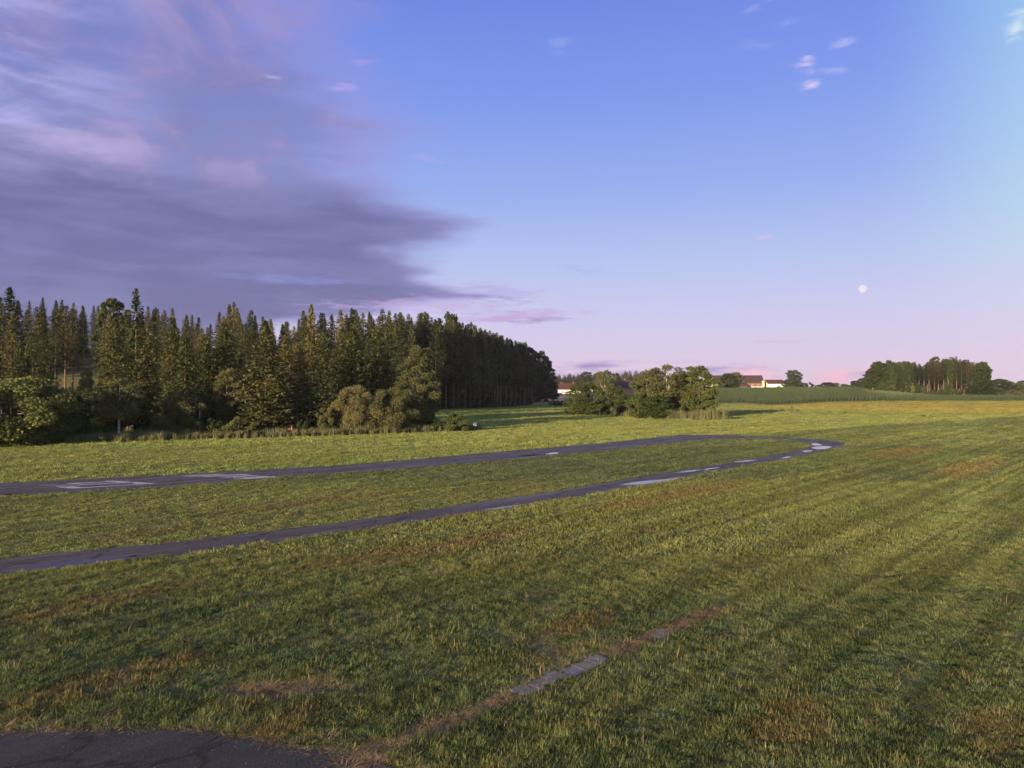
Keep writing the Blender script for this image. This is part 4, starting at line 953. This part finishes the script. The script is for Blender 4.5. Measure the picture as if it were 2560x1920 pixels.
for i in range(-260, 420):
    for j in range(0, 620):
        rx, ry = j * .85 - 60 + rg.uniform(-.3, .3), i * 1.6 + rg.uniform(-.12, .12)
        X = 90 + rx * c_ - ry * s_; Y = 350 + rx * s_ + ry * c_
        if Y < 355 or Y > 590: continue
        u = CX + F * X / Y
        if u < 1783 or u > 2760: continue
        front = np.interp(u, [1783, 1860, 1940, 2100, 2366, 2700], [358, 364, 352, 362, 372, 380])
        back = np.interp(u, [1783, 1950, 2060, 2120, 2165, 2230, 2700], [578, 582, 585, 560, 430, 405, 425])
        if Y < front or Y > back: continue
        xs.append(X); ys.append(Y)
xs = np.array(xs) + nr.randn(len(xs)) * .08; ys = np.array(ys) + nr.randn(len(ys)) * .08; n = len(xs); print('maize', n)
sz = .85 + .3 * nr.rand(n)
scatter('maize', np.stack([xs, ys, H(xs, ys)], 1), np.stack([nr.randn(n) * .04, nr.randn(n) * .04, th + nr.randn(n) * .2], 1), np.stack([sz, sz, sz], 1), nr.randint(0, 4, n), cm)
# the far forest behind the farms
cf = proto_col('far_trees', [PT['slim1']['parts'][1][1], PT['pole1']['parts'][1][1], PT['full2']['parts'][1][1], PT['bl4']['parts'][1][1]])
xs, ys, sz = [], [], []
for Y in (900, 915, 932, 950):
    px = 1060
    while px < 1760:
        top = np.interp(px, [1200, 1440, 1500, 1545, 1560, 1620, 1660, 1760], [941, 938, 940, 938, 932, 934, 940, 950]) + rg.uniform(-1, 7) 
        X, zt = XZ(px, top, Y); xs.append(X); ys.append(Y + rg.uniform(-5, 5)); sz.append((zt - h1(X, Y)) / 24); px += rg.uniform(6, 11)
n = len(xs); xs, ys, sz = map(np.array, (xs, ys, sz))
scatter('far_forest', np.stack([xs, ys, H(xs, ys)], 1), np.stack([xs * 0, xs * 0, nr.rand(n) * 6.28], 1), np.stack([sz * 1.8, sz * 1.8, sz], 1), nr.randint(0, 3, n), cf)

# ---------------------------------------------------------------- farm buildings
M['white'] = simple('white_render', (.78, .76, .74), (.66, .63, .60), 1.5, .85)
M['redroof'] = simple('red_tile_roof', (.075, .030, .030), (.046, .022, .023), 3, .85, .2, .6)
M['brownroof'] = simple('brown_tile_roof', (.058, .030, .030), (.038, .022, .023), 2, .85, .2, .6)
M['timber'] = simple('brown_timber_boards', (.17, .085, .05), (.10, .052, .034), 2, .85)
M['darktimber'] = simple('dark_timber', (.05, .034, .028), None, 2, .85)
M['glass'] = simple('dark_window_glass', (.02, .022, .03), None, 2, .15, .6)
M['brick'] = simple('pinkish_brick', (.34, .19, .14), (.26, .14, .11), 4, .9)
M['silo'] = simple('cream_silo_wall', (.66, .58, .36), (.5, .42, .26), 1.2, .6)
M['metal'] = simple('grey_metal', (.35, .35, .37), None, 3, .4, metal=.6)
def house(name, label, cat, px0, px1, Y, y_ridge, y_eave, depth, wall, roof, rz=0.0, split=None, wins=(), doors=(), over=.6, group=None, base=None):
    xc = PXX((px0 + px1) / 2, Y); w = (px1 - px0) / F * Y; zb = h1(xc, Y) - .2 if base is None else base
    e = empty(name, (xc, Y, zb), rz); tag(e, label, cat, group)
    zr = XZ(px0, y_ridge, Y)[1] - zb; ze = XZ(px0, y_eave, Y)[1] - zb
    hw = w / 2 - over; hd = depth / 2
    def walls(z0, z1, mat, gable, grow=0.0):
        mb = MB(); a_ = hw + grow; d_ = hd + grow
        poly = [(-d_, z0), (d_, z0), (d_, z1), (0, zr - .25) if gable else (0, z1), (-d_, z1)] if gable else [(-d_, z0), (d_, z0), (d_, z1), (-d_, z1)]
        mb.prismx(poly, -a_, a_); return mb.build('wall', mat, e)
    if split:
        walls(-1, split[0], wall, False, .05); u = walls(split[0], ze, split[1], True); u['label'] = 'brown timber upper wall'
    else: walls(-1, ze, wall, True)
    mb = MB(); sl = (zr - ze) / hd; oy = hd + over
    for sg in (-1, 1):
        mb.prismx([(0, zr), (sg * oy, zr - sl * oy), (sg * oy, zr - sl * oy + .22), (0, zr + .24)], -w / 2, w / 2)
    rf = mb.build('roof', roof, e)
    if cat != 'shed':
        for cx_ in (-.45, .5): MB().box(cx_ * hw - .35, cx_ * hw + .35, .6, 1.3, zr - 1.2, zr + .9).build('chimney', M['brick'], rf)
    for (fx, fz, ww, hh) in wins:
        f = MB().box(fx * hw - ww / 2, fx * hw + ww / 2, -hd - .12, -hd - .05, fz, fz + hh).build('window', M['white'], e)
        MB().box(fx * hw - ww / 2 + .1, fx * hw + ww / 2 - .1, -hd - .15, -hd - .122, fz + .1, fz + hh - .1).build('pane', M['glass'], f)
    for (fx, ww, hh) in doors:
        MB().box(fx * hw - ww / 2, fx * hw + ww / 2, -hd - .13, -hd - .05, -.5, hh).build('door', M['darktimber'], e)
    return e, rf, hw, hd, zr, ze, sl
W4 = [(-.7, 1.2, 1.3, 1.3), (-.35, 1.2, 1.3, 1.3), (0, 1.2, 1.3, 1.3), (.35, 1.2, 1.3, 1.3), (.7, 1.2, 1.3, 1.3)]
house('farm_building', 'white farm building with a long dark red roof beside the forest corner', 'building', 1383, 1452, 520, 959, 973, 11, M['white'], M['redroof'], R(4), wins=[(-.4, 1.0, 1.6, 1.2), (-.1, .9, 2.6, 1.0), (.55, 1.0, 1.4, 1.2)], doors=[(.15, 1.6, 2.0)])
house('farm_building', 'distant dark-roofed farm building left of the small white one in the clump', 'building', 1448, 1482, 535, 962, 972, 10, M['white'], M['brownroof'], R(-3), wins=[(0, 1, 1.2, 1.1), (.5, 1, 1.2, 1.1)])
house('farm_building', 'small white building with a red roof between two trees of the middle clump', 'building', 1484, 1516, 505, 963, 971, 8, M['white'], M['redroof'], R(-6), wins=[(.3, 1, 1.1, 1.1)], doors=[(-.4, 1.2, 2)])
house('barn', 'long barn with a dark red roof and pinkish brick wall behind the middle clump', 'barn', 1532, 1640, 500, 951, 969, 15, M['brick'], M['brownroof'], R(2), wins=W4, doors=[(-.85, 2.5, 2.4)])
house('farm_building', 'brown roofed farm building half hidden behind the dark round tree on the rise', 'building', 1758, 1846, 622, 939, 960, 18, M['white'], M['brownroof'], R(0), wins=W4)
e, rf, hw, hd, zr, ze, sl = house('barn', 'big barn with a brown roof, timber upper wall and white lower wall on the rise', 'barn', 1836, 1904, 600, 939, 956, 15, M['white'], M['brownroof'], R(-7), split=(2.6, M['timber']),
      wins=[(-.55, 3.2, 3.2, 1.4), (.2, 3.2, 1.2, 1.2), (.62, 3.0, 1.4, 1.4)], doors=[(.35, 2.2, 2.1), (-.2, 2.6, 2.3)])
MB().prismx([(-hd - 5, ze - 2.6), (-hd - .1, ze - .7), (-hd - .1, ze - .5), (-hd - 5, ze - 2.4)], -hw - .3, -hw * .25).build('lean_to_roof', M['brownroof'], e)
for fx in (-.98, -.65, -.3): MB().box(fx * hw - .12, fx * hw + .12, -hd - 4.8, -hd - 4.56, -.5, ze - 2.5).build('post', M['darktimber'], e)
house('farm_building', 'low white building with a reddish roof right of the silo', 'building', 1912, 1957, 598, 950, 959, 10, M['white'], M['redroof'], R(3), wins=[(.25, 1.0, 1.4, 1.2), (.6, .6, 1.4, 1.4)], doors=[(-.1, 1.5, 1.9)])
house('shed', 'low reddish roofed annex between the white building and the oval tree', 'shed', 1950, 1972, 606, 952, 961, 8, M['brick'], M['redroof'], R(3), wins=[(0, 1.0, 1.2, 1.1)])
house('shed', 'small brown timber shed at the left front of the big barn', 'shed', 1848, 1868, 584, 961, 966, 5, M['timber'], M['brownroof'], R(-7), doors=[(.3, 1.6, 1.8)], over=.3)
house('shed', 'pale low hut seen under the drooping boughs at the forest corner', 'shed', 1354, 1376, 500, 974, 979, 5, M['white'], M['brownroof'], R(5), doors=[(.3, 1.2, 1.8)], over=.3)
sx = PXX(1908, 592); sb = h1(sx, 592); e = tag(empty('silo', (sx, 592, sb)), 'narrow cream silo between the big barn and the low white building', 'silo')
zt = XZ(1908, 953, 592)[1] - sb
MB().tube([(0, 0, -.5), (0, 0, zt * .5), (0, 0, zt)], [1.35, 1.35, 1.35], 20).build('body', M['silo'], e)
MB().tube([(0, 0, zt), (0, 0, zt + .5), (0, 0, zt + .9)], [1.45, 1.0, .15], 20).build('cap', M['metal'], e)
# parked cars
M['carwhite'] = simple('white_car_paint', (.75, .75, .76), None, 1, .25, .5)
M['cargrey'] = simple('silver_car_paint', (.45, .47, .50), None, 1, .25, .5)
M['rubber'] = simple('black_rubber', (.02, .02, .02), None, 4, .9)
def car(px, Y, rz, paint, label):
    x_ = PXX(px, Y); e = tag(empty('parked_car', (x_, Y, h1(x_, Y)), rz), label, 'car')
    MB().prism([(-2.1, .35), (2.1, .35), (2.15, .75), (1.95, .92), (1.1, 1.0), (-1.9, 1.02), (-2.15, .8)], -.85, .85).build('body', paint, e)
    MB().prism([(-1.75, 1.0), (1.05, .98), (.45, 1.42), (-1.35, 1.46)], -.72, .72).build('cabin', M['glass'], e)
    MB().prism([(-1.32, 1.44), (.45, 1.42), (.40, 1.48), (-1.28, 1.52)], -.70, .70).build('roof', paint, e)
    for wx in (-1.3, 1.3):
        for wy in (-.8, .8): MB().tube([(wx, wy - .1, .32), (wx, wy + .1, .32)], [.32, .32], 14).build('wheel', M['rubber'], e)
car(1828, 570, .1, M['carwhite'], 'white car parked at the farm under the dark round tree, left of the pair')
car(1840, 572, -.1, M['cargrey'], 'pale silver car parked at the farm right beside the white one')
# van and yellow sign by the middle barn
x_ = PXX(1538, 480); e = tag(empty('delivery_van', (x_, 480, h1(x_, 480)), .2), 'white van parked in front of the brick barn behind the middle clump', 'van')
MB().prism([(-2.6, .4), (2.6, .4), (2.65, 1.1), (1.9, 1.35), (1.3, 2.3), (-2.6, 2.35)], -.95, .95).build('body', M['carwhite'], e)
MB().prism([(1.35, 1.35), (1.85, 1.34), (1.32, 2.15), (.9, 2.15), (.9, 1.35)], -.97, .97).build('window', M['glass'], e)
for wx in (-1.7, 1.7):
    for wy in (-.9, .9): MB().tube([(wx, wy - .12, .36), (wx, wy + .12, .36)], [.36, .36], 14).build('wheel', M['rubber'], e)
M['yellow'] = simple('yellow_sign_paint', (.75, .60, .12), None, 1, .5)
x_ = PXX(1549, 470); e = tag(empty('yellow_sign', (x_, 470, h1(x_, 470))), 'yellow board on a post in front of the brick barn', 'sign')
MB().box(-.7, .7, -.05, .05, 1.6, 3.2).build('board', M['yellow'], e)
MB().box(-.45, .45, -.065, -.051, 1.95, 2.85).build('dark_panel', M['darktimber'], e)
MB().box(-.06, .06, .051, .17, -.3, 3.1).build('post', M['metal'], e)
# bare pole, gravel heap, orange shed, marker board
x_, y_ = G(499, 1090); zt = XZ(499, 1005, y_)[1]
o = MB().tube([(0, 0, -.3), (0, 0, zt * .5), (0, 0, zt)], [.09, .08, .07], 10).build('wooden_pole', simple('weathered_pole', (.42, .38, .33), (.3, .27, .24), 3, .8)); o.location = (x_, y_, 0)
tag(o, 'bare grey pole standing in front of the dark spruces', 'pole')
x_, y_ = G(334, 1072); r_ = np.random.RandomState(3)
V, Fs = [], []; rings, seg = 9, 26
for i in range(rings):
    f = i / (rings - 1)
    for k in range(seg):
        a = 2 * math.pi * k / seg; rr = 1.9 * (1 - f) + .03; z = .95 * f ** 1.05 + .07 * mnoise.noise(Vector((math.cos(a) * rr * 2, math.sin(a) * rr * 2, 3)))
        rr *= 1 + .12 * mnoise.noise(Vector((math.cos(a) * 2, math.sin(a) * 2, f * 2)))
        V.append((math.cos(a) * rr, math.sin(a) * rr, z - .06))
for i in range(rings - 1):
    for k in range(seg): Fs.append((i * seg + k, i * seg + (k + 1) % seg, (i + 1) * seg + (k + 1) % seg, (i + 1) * seg + k))
Fs.append(tuple((rings - 1) * seg + k for k in range(seg)))
o = link('gravel_heap', mesh_np('gravel_heap', V, Fs, simple('grey_gravel', (.11, .10, .095), (.07, .065, .06), 9, .95, .1, .8))); o.location = (x_, y_, 0)
tag(o, 'low grey gravel heap in the shade right of the birch', 'gravel heap')
M['orange'] = simple('orange_painted_boards', (.62, .17, .06), (.45, .11, .05), 4, .7)
x_, y_ = G(719, 1087); e = tag(empty('garden_shed', (x_, y_, 0), R(-12)), 'small orange wooden shed half hidden at the right foot of the big pyramid spruce', 'shed')
MB().box(-.45, .75, -.3, .8, .0, 1.30).build('wall', M['orange'], e)
MB().prism([(-.95, 1.33), (1.15, 1.33), (1.15, 1.40), (.1, 1.56), (-.95, 1.40)], -.6, 1.0).build('roof', M['brownroof'], e)
MB().box(-.15, .62, -.36, -.305, .82, 1.08).build('board', simple('bright_orange_board', (.72, .26, .11), None, 3, .6), e)
for px_ in (-.85, -.60, .95): MB().tube([(px_, -.5, -.2), (px_, -.5, .8), (px_, -.5, 1.32)], [.045, .045, .045], 8).build('post', M['birchbark'], e)
x_, y_ = G(1187, 1076); e = tag(empty('marker_board', (x_, y_, 0), .15), 'small white marker board at the right end of the reeds', 'sign')
MB().box(-.28, .28, -.02, .02, .75, 1.3).build('board', M['white'], e); MB().box(-.035, .035, .021, .09, -.2, 1.25).build('post', M['metal'], e)
x_, y_ = G(965 + 135, 1080); e = tag(empty('marker_post', (x_, y_, 0), .15), 'small rusty brown post in the reeds left of the spiky shrub', 'post')
MB().box(-.07, .07, -.05, .05, .72, .92).build('cap', M['timber'], e); MB().box(-.05, .05, -.04, .04, -.2, .718).build('pole', M['bark'], e)

# ---------------------------------------------------------------- moon
m, T = newmat('moon_surface'); t = T.new('ShaderNodeTexCoord'); n = T.noise(t.outputs['Object'], .035, 4, .6)
em = T.new('ShaderNodeEmission'); T.put(em.inputs[0], T.mix(T.ss(n, .38, .62), sk(236, 222, 240), sk(250, 238, 242))); em.inputs[1].default_value = 1.0; out(T, em.outputs[0])
D = 9000; d = ray(2157, 722).normalized(); rad = D * math.radians(.27)
V, Fs = [], []; ns, nn = 24, 14
for i in range(nn + 1):
    th_ = math.pi * i / nn
    for k in range(ns): V.append((rad * math.sin(th_) * math.cos(2 * math.pi * k / ns), rad * math.sin(th_) * math.sin(2 * math.pi * k / ns), rad * math.cos(th_)))
for i in range(nn):
    for k in range(ns): Fs.append((i * ns + k, (i + 1) * ns + k, (i + 1) * ns + (k + 1) % ns, i * ns + (k + 1) % ns))
o = link('moon', mesh_np('moon', V, Fs, m, smooth=True)); o.location = Vector((0, 0, CAMZ)) + d * D
tag(o, 'pale full moon low in the sky at the right', 'moon')
print('trees', cnt[0])

# ---------------------------------------------------------------- the air: faint morning haze
mb = MB().box(-3500, 3500, -400, 2600, -2, 90)
m = bpy.data.materials.new('haze_air'); m.use_nodes = True; m.node_tree.nodes.clear(); T = NT(m.node_tree)
pv = T.new('ShaderNodeVolumePrincipled'); T.put(pv.inputs['Color'], (.80, .78, .95)); T.put(pv.inputs['Density'], HAZE); T.put(pv.inputs['Anisotropy'], .1)
o_ = T.new('ShaderNodeOutputMaterial'); T.nt.links.new(pv.outputs[0], o_.inputs['Volume'])
tag(mb.build('haze', m), kind='stuff')
